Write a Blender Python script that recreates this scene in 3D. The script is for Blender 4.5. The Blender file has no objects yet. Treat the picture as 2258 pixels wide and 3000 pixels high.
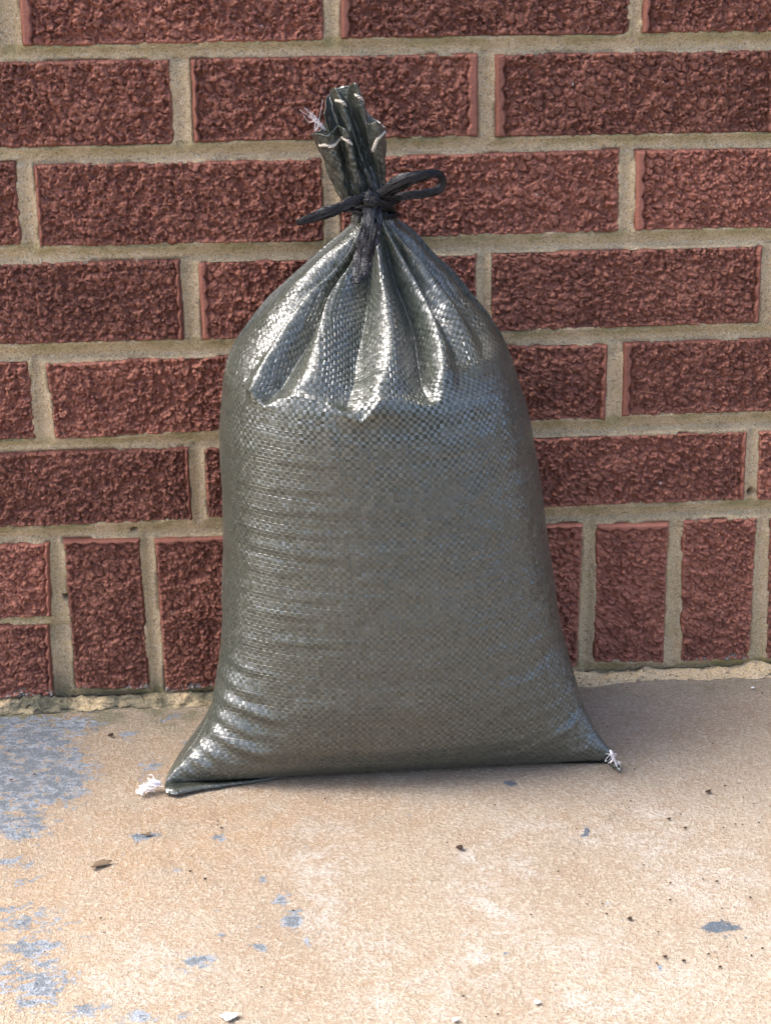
import bpy, math, random
import numpy as np
from mathutils import Vector, Matrix

random.seed(7)
rng0 = np.random.default_rng(11)
scene = bpy.context.scene
col = scene.collection

# ------------------------------------------------------------------ camera
F_PX = 4903.0
CAM = np.array([-0.101352, -1.130201, 0.571939])       # metres; wall face Y=0, ground Z=0
YAW, PITCH, ROLL = 0.105893819, 0.360880330, 0.001982239


def cam_axes():
    f = np.array([math.sin(YAW) * math.cos(PITCH), math.cos(YAW) * math.cos(PITCH), -math.sin(PITCH)])
    r = np.cross(f, [0, 0, 1]); r /= np.linalg.norm(r)
    d = np.cross(f, r)
    return r * math.cos(ROLL) + d * math.sin(ROLL), -r * math.sin(ROLL) + d * math.cos(ROLL), f


CR, CD, CF = cam_axes()


def ray(x, y):
    return CF + CR * (x - 1129.0) / F_PX + CD * (y - 1500.0) / F_PX


def on_y(x, y, Y=0.0):
    d = ray(x, y)
    return CAM + d * ((Y - CAM[1]) / d[1])


def on_ground(x, y, Z=0.0):
    d = ray(x, y)
    return CAM + d * ((Z - CAM[2]) / d[2])


def to_px(P):
    v = np.asarray(P) - CAM
    d = v @ CF
    return 1129 + F_PX * (v @ CR) / d, 1500 + F_PX * (v @ CD) / d


cam_data = bpy.data.cameras.new('camera')
cam = bpy.data.objects.new('camera', cam_data)
col.objects.link(cam)
cam_data.sensor_fit = 'HORIZONTAL'
cam_data.sensor_width = 36.0
cam_data.lens = 36.0 * F_PX / 2258.0
cam_data.clip_start = 0.01
cam_data.clip_end = 200.0
M = Matrix((( CR[0], -CD[0], -CF[0], CAM[0]),
            ( CR[1], -CD[1], -CF[1], CAM[1]),
            ( CR[2], -CD[2], -CF[2], CAM[2]),
            (0, 0, 0, 1)))
cam.matrix_world = M
scene.camera = cam

# ------------------------------------------------------------------ light
SUN_EL, SUN_AZ = math.radians(53), math.radians(-99)     # azimuth from -Y (towards viewer), negative = left
SUN_DIR = Vector((math.sin(SUN_AZ) * math.cos(SUN_EL), -math.cos(SUN_AZ) * math.cos(SUN_EL), math.sin(SUN_EL)))
world = bpy.data.worlds.new('World'); scene.world = world
world.use_nodes = True
wn = world.node_tree.nodes; wl = world.node_tree.links
wn.clear()
sky = wn.new('ShaderNodeTexSky'); sky.sky_type = 'NISHITA'
sky.sun_disc = False
sky.sun_elevation = SUN_EL
sky.sun_rotation = math.atan2(SUN_DIR.x, SUN_DIR.y)
sky.air_density = 0.6; sky.dust_density = 4.0; sky.ozone_density = 0.4
bg = wn.new('ShaderNodeBackground'); bg.inputs['Strength'].default_value = 0.13
wo = wn.new('ShaderNodeOutputWorld')
wl.new(sky.outputs[0], bg.inputs[0]); wl.new(bg.outputs[0], wo.inputs[0])

sun_data = bpy.data.lights.new('sun', 'SUN')
sun_data.energy = 1.5; sun_data.angle = math.radians(34)
sun_data.color = (1.0, 0.99, 0.975)
sun = bpy.data.objects.new('sun', sun_data); col.objects.link(sun)
sun.rotation_euler = SUN_DIR.to_track_quat('Z', 'Y').to_euler()
sun.location = (-1, -2, 2)

scene.view_settings.view_transform = 'Standard'
scene.view_settings.look = 'None'
scene.view_settings.exposure = 2.2
scene.view_settings.gamma = 1.0
scene.view_settings.use_curve_mapping = False
scene.render.engine = 'CYCLES'
scene.cycles.max_bounces = 6
scene.cycles.use_denoising = True

# ------------------------------------------------------------------ numpy noise
_T = np.random.default_rng(5).random((8, 256, 256))
_J = np.random.default_rng(6).random((4, 64, 64, 3))


def vnoise(x, y, s=0):
    xi = np.floor(x).astype(int); yi = np.floor(y).astype(int)
    fx = x - xi; fy = y - yi
    fx = fx * fx * (3 - 2 * fx); fy = fy * fy * (3 - 2 * fy)
    t = _T[s % 8]; o = (s * 37) % 256
    a = t[(xi + o) % 256, yi % 256]; b = t[(xi + 1 + o) % 256, yi % 256]
    c = t[(xi + o) % 256, (yi + 1) % 256]; d = t[(xi + 1 + o) % 256, (yi + 1) % 256]
    return (a + (b - a) * fx) * (1 - fy) + (c + (d - c) * fx) * fy


def fbm(x, y, s=0, octv=4):
    r = 0.0; a = 0.5; n = 0.0
    for i in range(octv):
        r = r + a * vnoise(x, y, s + i); n += a
        x = x * 2.03 + 17.3; y = y * 2.03 + 5.1; a *= 0.5
    return r / n


def worley(x, y, s=0):
    xi = np.floor(x).astype(int); yi = np.floor(y).astype(int)
    f1 = np.full(x.shape, 9.0); f2 = np.full(x.shape, 9.0)
    cid = np.zeros(x.shape); dx1 = np.zeros(x.shape); dy1 = np.zeros(x.shape)
    J = _J[s % 4]; o = (s * 13) % 64
    for a in (-1, 0, 1):
        for b in (-1, 0, 1):
            jj = J[(xi + a + o) % 64, (yi + b + 3 * o) % 64]
            dx = xi + a + jj[..., 0] - x; dy = yi + b + jj[..., 1] - y
            d = np.sqrt(dx * dx + dy * dy)
            m = d < f1
            f2 = np.where(m, f1, np.minimum(f2, d))
            cid = np.where(m, jj[..., 2], cid)
            dx1 = np.where(m, dx, dx1); dy1 = np.where(m, dy, dy1)
            f1 = np.where(m, d, f1)
    return f1, f2, cid, dx1, dy1


def sstep(a, b, x):
    t = np.clip((x - a) / (b - a), 0, 1)
    return t * t * (3 - 2 * t)


# ------------------------------------------------------------------ mesh helpers
def mesh_np(name, V, faces, uv=None, attrs=None, smooth=True):
    """V (n,3); faces (m,4) int array"""
    V = np.asarray(V, dtype=np.float32); faces = np.asarray(faces, dtype=np.int32)
    k = faces.shape[1]
    me = bpy.data.meshes.new(name)
    me.vertices.add(len(V)); me.vertices.foreach_set('co', V.ravel())
    me.loops.add(faces.size); me.loops.foreach_set('vertex_index', faces.ravel())
    me.polygons.add(len(faces))
    me.polygons.foreach_set('loop_start', np.arange(0, faces.size, k, dtype=np.int32))
    me.polygons.foreach_set('loop_total', np.full(len(faces), k, dtype=np.int32))
    me.polygons.foreach_set('use_smooth', np.full(len(faces), smooth))
    if uv is not None:
        l = me.uv_layers.new(name='UVMap')
        l.data.foreach_set('uv', np.asarray(uv, dtype=np.float32)[faces.ravel()].ravel())
    for n, a in (attrs or {}).items():
        at = me.attributes.new(n, 'FLOAT', 'POINT')
        at.data.foreach_set('value', np.asarray(a, dtype=np.float32).ravel())
    me.update(); me.validate()
    return me


def grid_faces(nu, nv, closed_u=False, off=0):
    """vertex index = u*nv + v"""
    u = np.arange(nu if closed_u else nu - 1); v = np.arange(nv - 1)
    U, W = np.meshgrid(u, v, indexing='ij')
    U2 = (U + 1) % nu
    return np.stack([U * nv + W, U2 * nv + W, U2 * nv + W + 1, U * nv + W + 1], -1).reshape(-1, 4) + off


def obj(name, me, mat, parent=None):
    o = bpy.data.objects.new(name, me)
    col.objects.link(o)
    if mat is not None and not me.materials:
        me.materials.append(mat)
    if parent is not None:
        o.parent = parent
    return o


def empty(name, loc=(0, 0, 0)):
    o = bpy.data.objects.new(name, None); col.objects.link(o)
    o.location = loc; o.empty_display_size = 0.05
    return o


def tag(o, label, cat, group=None):
    o['label'] = label; o['category'] = cat
    if group: o['group'] = group
    return o


def catmull(P, n):
    P = np.asarray(P, float)
    Q = np.vstack([2 * P[0] - P[1], P, 2 * P[-1] - P[-2]])
    seg = len(P) - 1
    t = np.linspace(0, seg, n); i = np.minimum(t.astype(int), seg - 1); f = (t - i)[:, None]
    a, b, c, d = Q[i], Q[i + 1], Q[i + 2], Q[i + 3]
    return 0.5 * (2 * b + (c - a) * f + (2 * a - 5 * b + 4 * c - d) * f ** 2 + (3 * b - a - 3 * c + d) * f ** 3)


def sweep(P, rad, ns=8, wdir=None, flat=1.0, ridge=0.0, seed=0, twist=0.0, cap=True):
    """tube along P (n,3); rad (n,) half width; flat = thickness/width"""
    n = len(P)
    T = np.gradient(P, axis=0); T /= np.linalg.norm(T, axis=1)[:, None] + 1e-12
    if wdir is None:
        wdir = np.array([0.13, 1.0, 0.31])
    W = np.cross(T, wdir); W /= np.linalg.norm(W, axis=1)[:, None] + 1e-9
    N = np.cross(W, T)
    rad = np.broadcast_to(rad, (n,))
    s = np.linspace(0, 1, n)
    ph = np.linspace(0, 2 * np.pi, ns, endpoint=False)
    tw = twist * s
    PH = ph[None, :] + 0 * s[:, None]
    m = 1.0
    if ridge > 0:
        m = 1 + ridge * (2 * vnoise(PH * ns / 7.0 + 2.0 * np.sin(6 * s)[:, None] + 31 * seed, s[:, None] * 5 + 0 * PH, seed) - 1) \
              + 0.5 * ridge * (2 * vnoise(PH * ns / 3.2 + 11 * seed, s[:, None] * 9 + 0 * PH, seed + 3) - 1)
    a = np.cos(PH) * m; b = np.sin(PH) * m * flat
    ca, sa = np.cos(tw)[:, None], np.sin(tw)[:, None]
    a2 = a * ca - b * sa; b2 = a * sa + b * ca
    V = P[:, None, :] + rad[:, None, None] * (a2[..., None] * W[:, None, :] + b2[..., None] * N[:, None, :])
    # index = ring*ns + k ; closed in k
    r = np.arange(n - 1); k = np.arange(ns)
    Rr, K = np.meshgrid(r, k, indexing='ij'); K2 = (K + 1) % ns
    Fc = np.stack([Rr * ns + K, Rr * ns + K2, (Rr + 1) * ns + K2, (Rr + 1) * ns + K], -1).reshape(-1, 4)
    V = V.reshape(-1, 3)
    if cap:
        nv = len(V)
        V = np.vstack([V, P[0], P[-1]])
        k = np.arange(0, ns)
        k2 = (k + 1) % ns
        # triangles written as degenerate-free quads by pairing
        c0 = np.stack([np.full(ns // 2, nv), k[0::2][:ns // 2] , k2[0::2][:ns // 2], (k2[0::2][:ns // 2] + 1) % ns], -1)[:, [0, 3, 2, 1]]
        b_ = (n - 1) * ns
        c1 = np.stack([np.full(ns // 2, nv + 1), b_ + k[0::2][:ns // 2], b_ + k2[0::2][:ns // 2], b_ + (k2[0::2][:ns // 2] + 1) % ns], -1)
        Fc = np.vstack([Fc, c0, c1])
    return V, Fc


def join(parts):
    Vs, Fs, o = [], [], 0
    for V, F in parts:
        Vs.append(V); Fs.append(F + o); o += len(V)
    return np.vstack(Vs), np.vstack(Fs)


# ------------------------------------------------------------------ materials
class NT:
    def __init__(self, name):
        self.m = bpy.data.materials.new(name); self.m.use_nodes = True
        self.t = self.m.node_tree; self.n = self.t.nodes; self.l = self.t.links
        self.b = self.n['Principled BSDF']

    def new(self, typ, **kw):
        nd = self.n.new(typ)
        for k, v in kw.items():
            if k in ('ins',):
                for i, val in v.items():
                    self.put(nd.inputs[i], val)
            else:
                setattr(nd, k, v)
        return nd

    def put(self, sock, val):
        if hasattr(val, 'is_output') or isinstance(val, bpy.types.NodeSocket):
            self.l.new(val, sock)
        else:
            sock.default_value = val

    def math(self, op, a, b=0.0, c=None, clamp=False):
        nd = self.new('ShaderNodeMath', operation=op, use_clamp=clamp)
        self.put(nd.inputs[0], a); self.put(nd.inputs[1], b)
        if c is not None: self.put(nd.inputs[2], c)
        return nd.outputs[0]

    def noise(self, vec, scale, detail=3.0, rough=0.55, dist=0.0, dim='3D'):
        nd = self.new('ShaderNodeTexNoise', noise_dimensions=dim)
        if vec is not None: self.l.new(vec, nd.inputs['Vector'])
        nd.inputs['Scale'].default_value = scale; nd.inputs['Detail'].default_value = detail
        nd.inputs['Roughness'].default_value = rough; nd.inputs['Distortion'].default_value = dist
        return nd.outputs['Fac']

    def ramp(self, fac, stops, interp='LINEAR'):
        nd = self.new('ShaderNodeValToRGB'); cr = nd.color_ramp; cr.interpolation = interp
        while len(cr.elements) < len(stops): cr.elements.new(0.5)
        for e, (p, c) in zip(cr.elements, stops):
            e.position = p; e.color = c if len(c) == 4 else (*c, 1)
        self.l.new(fac, nd.inputs[0]); return nd.outputs[0]

    def mix(self, fac, a, b, blend='MIX'):
        nd = self.new('ShaderNodeMix', data_type='RGBA', blend_type=blend)
        self.put(nd.inputs[0], fac)
        self.put(nd.inputs[6], a if not isinstance(a, tuple) else (*a, 1) if len(a) == 3 else a)
        self.put(nd.inputs[7], b if not isinstance(b, tuple) else (*b, 1) if len(b) == 3 else b)
        return nd.outputs[2]

    def map(self, v, a, b, c=0.0, d=1.0, smooth=True):
        nd = self.new('ShaderNodeMapRange', interpolation_type='SMOOTHSTEP' if smooth else 'LINEAR')
        self.put(nd.inputs[0], v)
        for i, q in zip((1, 2, 3, 4), (a, b, c, d)): self.put(nd.inputs[i], q)
        return nd.outputs[0]

    def geo(self):
        return self.new('ShaderNodeNewGeometry').outputs['Position']

    def attr(self, name):
        return self.new('ShaderNodeAttribute', attribute_name=name).outputs['Fac']

    def bump(self, h, strength, dist, normal=None):
        nd = self.new('ShaderNodeBump')
        nd.inputs['Strength'].default_value = strength; nd.inputs['Distance'].default_value = dist
        self.l.new(h, nd.inputs['Height'])
        if normal is not None: self.l.new(normal, nd.inputs['Normal'])
        return nd.outputs[0]

    def out(self, color=None, rough=None, normal=None, spec=None):
        if color is not None: self.put(self.b.inputs['Base Color'], color if not isinstance(color, tuple) else (*color, 1))
        if rough is not None: self.put(self.b.inputs['Roughness'], rough)
        if normal is not None: self.put(self.b.inputs['Normal'], normal)
        if spec is not None: self.put(self.b.inputs['Specular IOR Level'], spec)
        return self.m


def mat_brick():
    t = NT('brick')
    p = t.geo()
    oi = t.new('ShaderNodeObjectInfo').outputs['Random']
    n1 = t.noise(p, 28, 4)
    n2 = t.noise(p, 160, 4, 0.65)
    n3 = t.noise(p, 900, 3, 0.6)
    c = t.ramp(n1, [(0.3, (0.21, 0.082, 0.054)), (0.52, (0.29, 0.113, 0.073)), (0.75, (0.35, 0.145, 0.094))])
    c = t.mix(t.map(n2, 0.5, 0.72, 0, 0.55), c, (0.14, 0.055, 0.048))
    c = t.mix(t.map(n3, 0.55, 0.8, 0, 0.35), c, (0.40, 0.17, 0.12))
    # flat die-skin strips and pressed faces are a little paler than the torn clay
    skin = t.attr('skin')
    c = t.mix(t.math('MULTIPLY', skin, 0.45), c, (0.225, 0.086, 0.06))
    hsv = t.new('ShaderNodeHueSaturation')
    t.put(hsv.inputs['Value'], t.map(oi, 0, 1, 0.80, 1.18, False)); t.put(hsv.inputs['Color'], c)
    c = hsv.outputs[0]
    # dark olive lichen specks, tiny pale grains
    c = t.mix(t.map(t.noise(p, 45, 5, 0.7), 0.62, 0.75, 0, 0.5), c, (0.06, 0.05, 0.035))
    vor = t.new('ShaderNodeTexVoronoi', feature='F1'); t.put(vor.inputs['Vector'], p); vor.inputs['Scale'].default_value = 130
    sel = t.math('GREATER_THAN', t.new('ShaderNodeSeparateColor', ins={0: vor.outputs['Color']}).outputs[0], 0.985)
    dot = t.math('MULTIPLY', t.math('LESS_THAN', vor.outputs['Distance'], 0.14), sel)
    c = t.mix(t.math('MULTIPLY', dot, 0.8), c, (0.6, 0.5, 0.42))
    # mortar splashes along the foot of the wall
    z = t.new('ShaderNodeSeparateXYZ', ins={0: p}).outputs[2]
    edge = t.math('ADD', t.math('MULTIPLY', t.noise(p, 90, 4, 0.7), 0.036), -0.0095)
    spl = t.math('MULTIPLY', t.math('LESS_THAN', z, edge), t.map(t.noise(p, 300, 3), 0.38, 0.5))
    c = t.mix(t.math('MULTIPLY', spl, 0.9), c, t.ramp(t.noise(p, 60, 3), [(0.35, (0.22, 0.21, 0.18)), (0.65, (0.44, 0.42, 0.37))]))
    nb = t.bump(n3, 0.6, 0.0010)
    nb = t.bump(t.noise(p, 420, 3, 0.65), 0.5, 0.0016, nb)
    return t.out(c, 0.68, nb, 0.3)


def mat_mortar():
    t = NT('mortar')
    p = t.geo()
    s = t.new('ShaderNodeSeparateXYZ', ins={0: p})
    g = t.noise(p, 950, 2, 0.7); g2 = t.noise(p, 600, 3, 0.65); b = t.noise(p, 16, 4)
    c = t.ramp(b, [(0.3, (0.50, 0.365, 0.20)), (0.55, (0.58, 0.43, 0.245)), (0.75, (0.63, 0.48, 0.285))])
    c = t.mix(t.map(g, 0.5, 0.66, 0, 0.8), c, (0.74, 0.66, 0.52))
    c = t.mix(t.map(g2, 0.48, 0.34, 0, 0.7), c, (0.20, 0.16, 0.105))
    # algae: on the upper half of the bed joints, and near the ground
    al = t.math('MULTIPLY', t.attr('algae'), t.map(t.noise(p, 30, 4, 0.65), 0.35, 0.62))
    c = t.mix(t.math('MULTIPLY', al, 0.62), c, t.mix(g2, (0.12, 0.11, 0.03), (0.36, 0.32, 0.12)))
    dk = t.math('MULTIPLY', t.attr('damp_shade'), t.map(t.noise(p, 40, 4, 0.65), 0.30, 0.6))
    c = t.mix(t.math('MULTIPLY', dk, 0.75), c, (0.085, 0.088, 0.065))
    nb = t.bump(g, 0.8, 0.0012)
    nb = t.bump(g2, 0.8, 0.0018, nb)
    return t.out(c, 0.9, nb, 0.2)


def mat_ground():
    t = NT('painted_concrete')
    p = t.geo()
    g = t.noise(p, 900, 2, 0.7); g2 = t.noise(p, 460, 3, 0.7); big = t.noise(p, 7, 4, 0.6); mid = t.noise(p, 40, 4, 0.65)
    c = t.ramp(big, [(0.3, (0.27, 0.215, 0.155)), (0.5, (0.315, 0.262, 0.195)), (0.72, (0.35, 0.30, 0.235))])
    org = t.attr('orange')
    c = t.mix(t.math('MULTIPLY', org, t.map(mid, 0.3, 0.65, 0.1, 0.75)), c, (0.36, 0.24, 0.135))
    # salt bloom
    wh = t.math('MULTIPLY', t.attr('bloom'), t.map(t.noise(p, 55, 5, 0.7), 0.38, 0.62))
    wh = t.math('MULTIPLY', wh, t.map(g2, 0.35, 0.6, 0.35, 1.0))
    c = t.mix(wh, c, (0.47, 0.455, 0.425))
    c = t.mix(t.map(mid, 0.50, 0.72, 0, 0.45), c, (0.27, 0.19, 0.125))
    c = t.mix(t.map(t.noise(p, 130, 4, 0.7), 0.60, 0.72, 0, 0.5), c, (0.20, 0.145, 0.10))
    # grit: dark and pale grains
    c = t.mix(t.map(g, 0.47, 0.33, 0, 0.6), c, (0.22, 0.145, 0.09))
    c = t.mix(t.map(g2, 0.51, 0.66, 0, 0.7), c, (0.47, 0.405, 0.325))
    c = t.mix(t.map(g2, 0.48, 0.36, 0, 0.55), c, (0.25, 0.165, 0.10))
    # damp, grey-brown band and green film at the wall foot
    dm = t.math('MULTIPLY', t.attr('damp_shade'), t.map(t.noise(p, 45, 5, 0.7), 0.35, 0.6))
    c = t.mix(t.math('MULTIPLY', dm, 0.7), c, (0.105, 0.115, 0.055))
    st = t.math('MULTIPLY', t.attr('stain'), t.map(t.noise(p, 260, 4, 0.7), 0.46, 0.58))
    c = t.mix(t.math('MULTIPLY', st, 0.6), c, (0.10, 0.085, 0.07))
    # old grey paint, flaked
    sc = t.new('ShaderNodeMapping'); t.put(sc.inputs['Vector'], p); sc.inputs['Scale'].default_value = (0.8, 1.2, 1)
    pn = t.noise(sc.outputs[0], 135, 7, 0.70, 0.5)
    pn2 = t.noise(sc.outputs[0], 480, 3, 0.6)
    pf = t.math('ADD', t.attr('paint'), t.math('MULTIPLY', t.math('SUBTRACT', pn, 0.5), 2.7))
    pf = t.math('ADD', pf, t.math('MULTIPLY', t.math('SUBTRACT', pn2, 0.5), 0.5))
    pm = t.map(pf, 0.485, 0.515)
    scuff = t.map(t.math('ADD', pf, t.math('MULTIPLY', t.math('SUBTRACT', t.noise(p, 60, 5, 0.7), 0.5), 0.9)), 0.50, 0.78, 1.0, 0.0)
    pc = t.mix(t.math('MULTIPLY', t.noise(p, 600, 2), 0.4), (0.125, 0.142, 0.158), (0.19, 0.207, 0.225))
    fresh = t.attr('fresh')
    pc = t.mix(t.math('MULTIPLY', t.math('MULTIPLY', scuff, 0.8), t.math('SUBTRACT', 1.0, fresh)), pc, (0.34, 0.375, 0.42))
    pc = t.mix(t.math('MULTIPLY', fresh, 0.7), pc, (0.065, 0.085, 0.11))
    c = t.mix(pm, c, pc)
    rough = t.map(pm, 0, 1, 0.88, 0.55, False)
    nb = t.bump(g, 0.8, 0.0014)
    nb = t.bump(g2, 1.0, 0.0022, nb)
    nb = t.bump(pm, 1.0, 0.0011, nb)
    return t.out(c, rough, nb, 0.3)


def mat_weave(name='woven_polypropylene', scale=1.0, tint=(0.032, 0.038, 0.027)):
    """flat tapes in a plain weave; UV counts tapes"""
    t = NT(name)
    uv = t.new('ShaderNodeUVMap', uv_map='UVMap').outputs[0]
    s = t.new('ShaderNodeSeparateXYZ', ins={0: uv}); u0, v0 = s.outputs[0], s.outputs[1]
    # uneven tape widths
    def wobble(a, other, seed):
        cmb = t.new('ShaderNodeCombineXYZ', ins={0: t.math('MULTIPLY', a, 0.55), 1: t.math('MULTIPLY', other, 0.02), 2: seed})
        n = t.noise(cmb.outputs[0], 1.0, 2, 0.5)
        return t.math('ADD', a, t.math('MULTIPLY', t.math('SUBTRACT', n, 0.5), 1.5))
    u = wobble(u0, v0, 3.7); v = wobble(v0, u0, 9.1)
    fu = t.math('FRACT', u); fv = t.math('FRACT', v)
    iu = t.math('FLOOR', u); iv = t.math('FLOOR', v)
    par = t.math('MODULO', t.math('ABSOLUTE', t.math('ADD', iu, iv)), 2.0)          # 0 warp on top, 1 weft on top
    cell = t.new('ShaderNodeCombineXYZ', ins={0: iu, 1: iv, 2: 0.5}).outputs[0]
    wn_ = t.new('ShaderNodeTexWhiteNoise', noise_dimensions='3D'); t.put(wn_.inputs['Vector'], cell)
    rc = t.new('ShaderNodeSeparateColor', ins={0: wn_.outputs['Color']})
    r1, r2, r3 = rc.outputs[0], rc.outputs[1], rc.outputs[2]
    cu = t.math('SUBTRACT', fu, 0.5); cv = t.math('SUBTRACT', fv, 0.5)
    along = t.new('ShaderNodeMix', data_type='FLOAT', ins={0: par, 2: cv, 3: cu}).outputs[0]
    across = t.new('ShaderNodeMix', data_type='FLOAT', ins={0: par, 2: cu, 3: cv}).outputs[0]
    arch = t.math('SUBTRACT', 1.0, t.math('MULTIPLY', t.math('MULTIPLY', along, along), 0.6))
    edge = t.map(t.math('ABSOLUTE', across), 0.42, 0.50, 0.0, 0.95)
    h = t.math('SUBTRACT', arch, edge)
    tilt = t.math('ADD', t.math('MULTIPLY', cu, t.math('SUBTRACT', r1, 0.5)), t.math('MULTIPLY', cv, t.math('SUBTRACT', r2, 0.5)))
    h = t.math('ADD', h, t.math('MULTIPLY', tilt, 1.3))
    h = t.math('ADD', h, t.math('MULTIPLY', t.math('SUBTRACT', par, 0.5), t.math('MULTIPLY', t.math('ADD', cv, t.math('MULTIPLY', cu, 0.4)), 0.75)))
    # folded tape edges: occasional raised lines along a tape
    colr = t.new('ShaderNodeTexWhiteNoise', noise_dimensions='1D'); t.put(colr.inputs['W'], t.math('ADD', iu, 0.5))
    rowr = t.new('ShaderNodeTexWhiteNoise', noise_dimensions='1D'); t.put(rowr.inputs['W'], t.math('ADD', iv, 77.5))
    h = t.math('ADD', h, t.math('MULTIPLY', t.math('GREATER_THAN', colr.outputs[0], 0.88), t.math('MULTIPLY', t.math('ABSOLUTE', cu), 0.9)))
    h = t.math('ADD', h, t.math('MULTIPLY', t.math('GREATER_THAN', rowr.outputs[0], 0.86), t.math('MULTIPLY', t.math('ABSOLUTE', cv), 1.0)))
    nb = t.bump(h, 0.65, 0.00055)
    gap = t.math('MAXIMUM', t.map(t.math('ABSOLUTE', cu), 0.43, 0.50), t.map(t.math('ABSOLUTE', cv), 0.43, 0.50))
    ctint = t.mix(par, tuple(x * 1.2 for x in tint), tuple(x * 0.82 for x in tint))
    ctint = t.mix(t.math('MULTIPLY', r3, 0.30), ctint, tuple(x * 1.7 for x in tint))
    ctint = t.mix(t.math('MULTIPLY', gap, 0.55), ctint, (0.02, 0.02, 0.017))
    dust = t.map(t.noise(t.geo(), 22, 4, 0.6), 0.4, 0.7, 0, 0.15)
    ctint = t.mix(dust, ctint, (0.09, 0.085, 0.062))
    rough = t.math('ADD', t.map(par, 0, 1, 0.27, 0.34, False), t.math('MULTIPLY', r3, 0.10))
    t.b.inputs['IOR'].default_value = 1.74
    t.b.inputs['Coat Weight'].default_value = 0.10
    t.b.inputs['Coat Roughness'].default_value = 0.28
    t.put(t.b.inputs['Coat Normal'], nb)
    st_ = t.new('ShaderNodeMapping'); t.put(st_.inputs['Vector'], t.geo()); st_.inputs['Scale'].default_value = (0.45, 1, 1.3)
    var = t.map(t.noise(st_.outputs[0], 48, 4, 0.6), 0.36, 0.64, 0.2, 1.0)
    # flat, tightly filled cloth glints less cell by cell than the slack cloth above the fill line
    zc = t.new('ShaderNodeSeparateXYZ', ins={0: t.geo()}).outputs[2]
    var = t.math('MULTIPLY', var, t.map(zc, 0.20, 0.27, 0.40, 1.5))
    dpar = t.math('MULTIPLY', t.math('SUBTRACT', 0.5, par), var)
    spec = t.math('ADD', t.math('ADD', 0.68, t.math('MULTIPLY', dpar, 0.62)), t.math('MULTIPLY', t.math('SUBTRACT', r3, 0.5), 0.20), clamp=True)
    return t.out(ctint, rough, nb, spec)


def mat_simple(name, color, rough=0.5, spec=0.5, nscale=300, namp=0.3, bump=0.0):
    t = NT(name)
    n = t.noise(t.geo(), nscale, 3, 0.6)
    c = t.mix(t.math('MULTIPLY', n, namp * 2), color, tuple(x * 0.5 for x in color))
    nb = t.bump(n, bump, 0.001) if bump else None
    return t.out(c, rough, nb, spec)


BRICK = mat_brick(); MORTAR = mat_mortar(); GROUND = mat_ground(); WEAVE = mat_weave()


def mat_cord():
    t = NT('black_tape_cord')
    uv = t.new('ShaderNodeUVMap', uv_map='UVMap').outputs[0]
    n = t.noise(uv, 1.6, 4, 0.6, 0.4); n2 = t.noise(uv, 5.0, 3, 0.6)
    c = t.mix(n, (0.007, 0.007, 0.009), (0.024, 0.023, 0.025))
    nb = t.bump(n, 1.0, 0.0022); nb = t.bump(n2, 0.8, 0.0008, nb)
    return t.out(c, 0.26, nb, 0.45)


CORD = mat_cord()
THREAD = mat_simple('cotton_thread', (0.62, 0.55, 0.45), 0.85, 0.2, 900, 0.3)
FLUFF = mat_simple('frayed_thread', (0.85, 0.80, 0.80), 0.85, 0.2, 900, 0.15)

# ------------------------------------------------------------------ brick wall
wall = tag(empty('brick_wall', (0.0, 0.02, 0.0)), 'red textured brick wall with recessed sandy mortar joints behind the sandbag', 'wall')
WOFF = np.array([0.0, 0.02, 0.0])


def px_w(p):
    w = on_y(*p); return np.array([w[0], w[2]])


BW = 0.1925; BH = 0.0565
rows = {
 1: [(None, ((-8, 0), (-5, 140))), (((62, 0), (65, 137)), ((944, 0), (950, 120))), (((996, 0), (999, 114)), ((1846, 0), (1846, 101))), (((1885, 0), (1883, 98)), None)],
 2: [(None, ((497, 175), (509, 425))), (((559, 173), (569, 419)), ((1403, 156), (1402, 401))), (((1451, 158), (1454, 403)), None)],
 3: [(None, ((43, 476), (64, 721))), (((99, 484), (117, 726)), ((943, 466), (950, 710))), (((997, 463), (1003, 703)), ((1819, 439), (1816, 682))), (((1865, 442), (1862, 679)), None)],
 4: [(None, ((527, 763), (539, 999))), (((579, 771), (593, 999)), ((1398, 748), (1397, 985))), (((1440, 744), (1440, 976)), ((2236, 722), (2225, 949))), (((2284, 722), (2272, 946)), None)],
 5: [(None, ((85, 1061), (103, 1289))), (((132, 1068), (161, 1291)), ((958, 1030), (962, 1252))), (((1003, 1030), (1006, 1252)), ((1783, 1011), (1776, 1232))), (((1830, 1007), (1823, 1224)), None)],
 6: [(None, ((552, 1315), (563, 1529))), (((597, 1317), (608, 1522)), ((1385, 1293), (1382, 1500))), (((1424, 1291), (1420, 1498)), ((2192, 1266), (2183, 1470))), (((2227, 1266), (2220, 1470)), None)],
}
quads = []            # (TL, TR, BR, BL) in (x,z), kind
for r, bl in rows.items():
    for L, Rr in bl:
        if L: lt, lb = px_w(L[0]), px_w(L[1])
        if Rr: rt, rb = px_w(Rr[0]), px_w(Rr[1])
        if r == 1:
            if L: lt = lb + (0.0008, BH)
            if Rr: rt = rb + (-0.0005, BH)
        if not L: lt, lb = rt - (BW, 0), rb - (BW, 0)
        if not Rr: rt, rb = lt + (BW, 0), lb + (BW, 0)
        quads.append([lt, rt, rb, lb, 'stretcher'])
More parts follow.
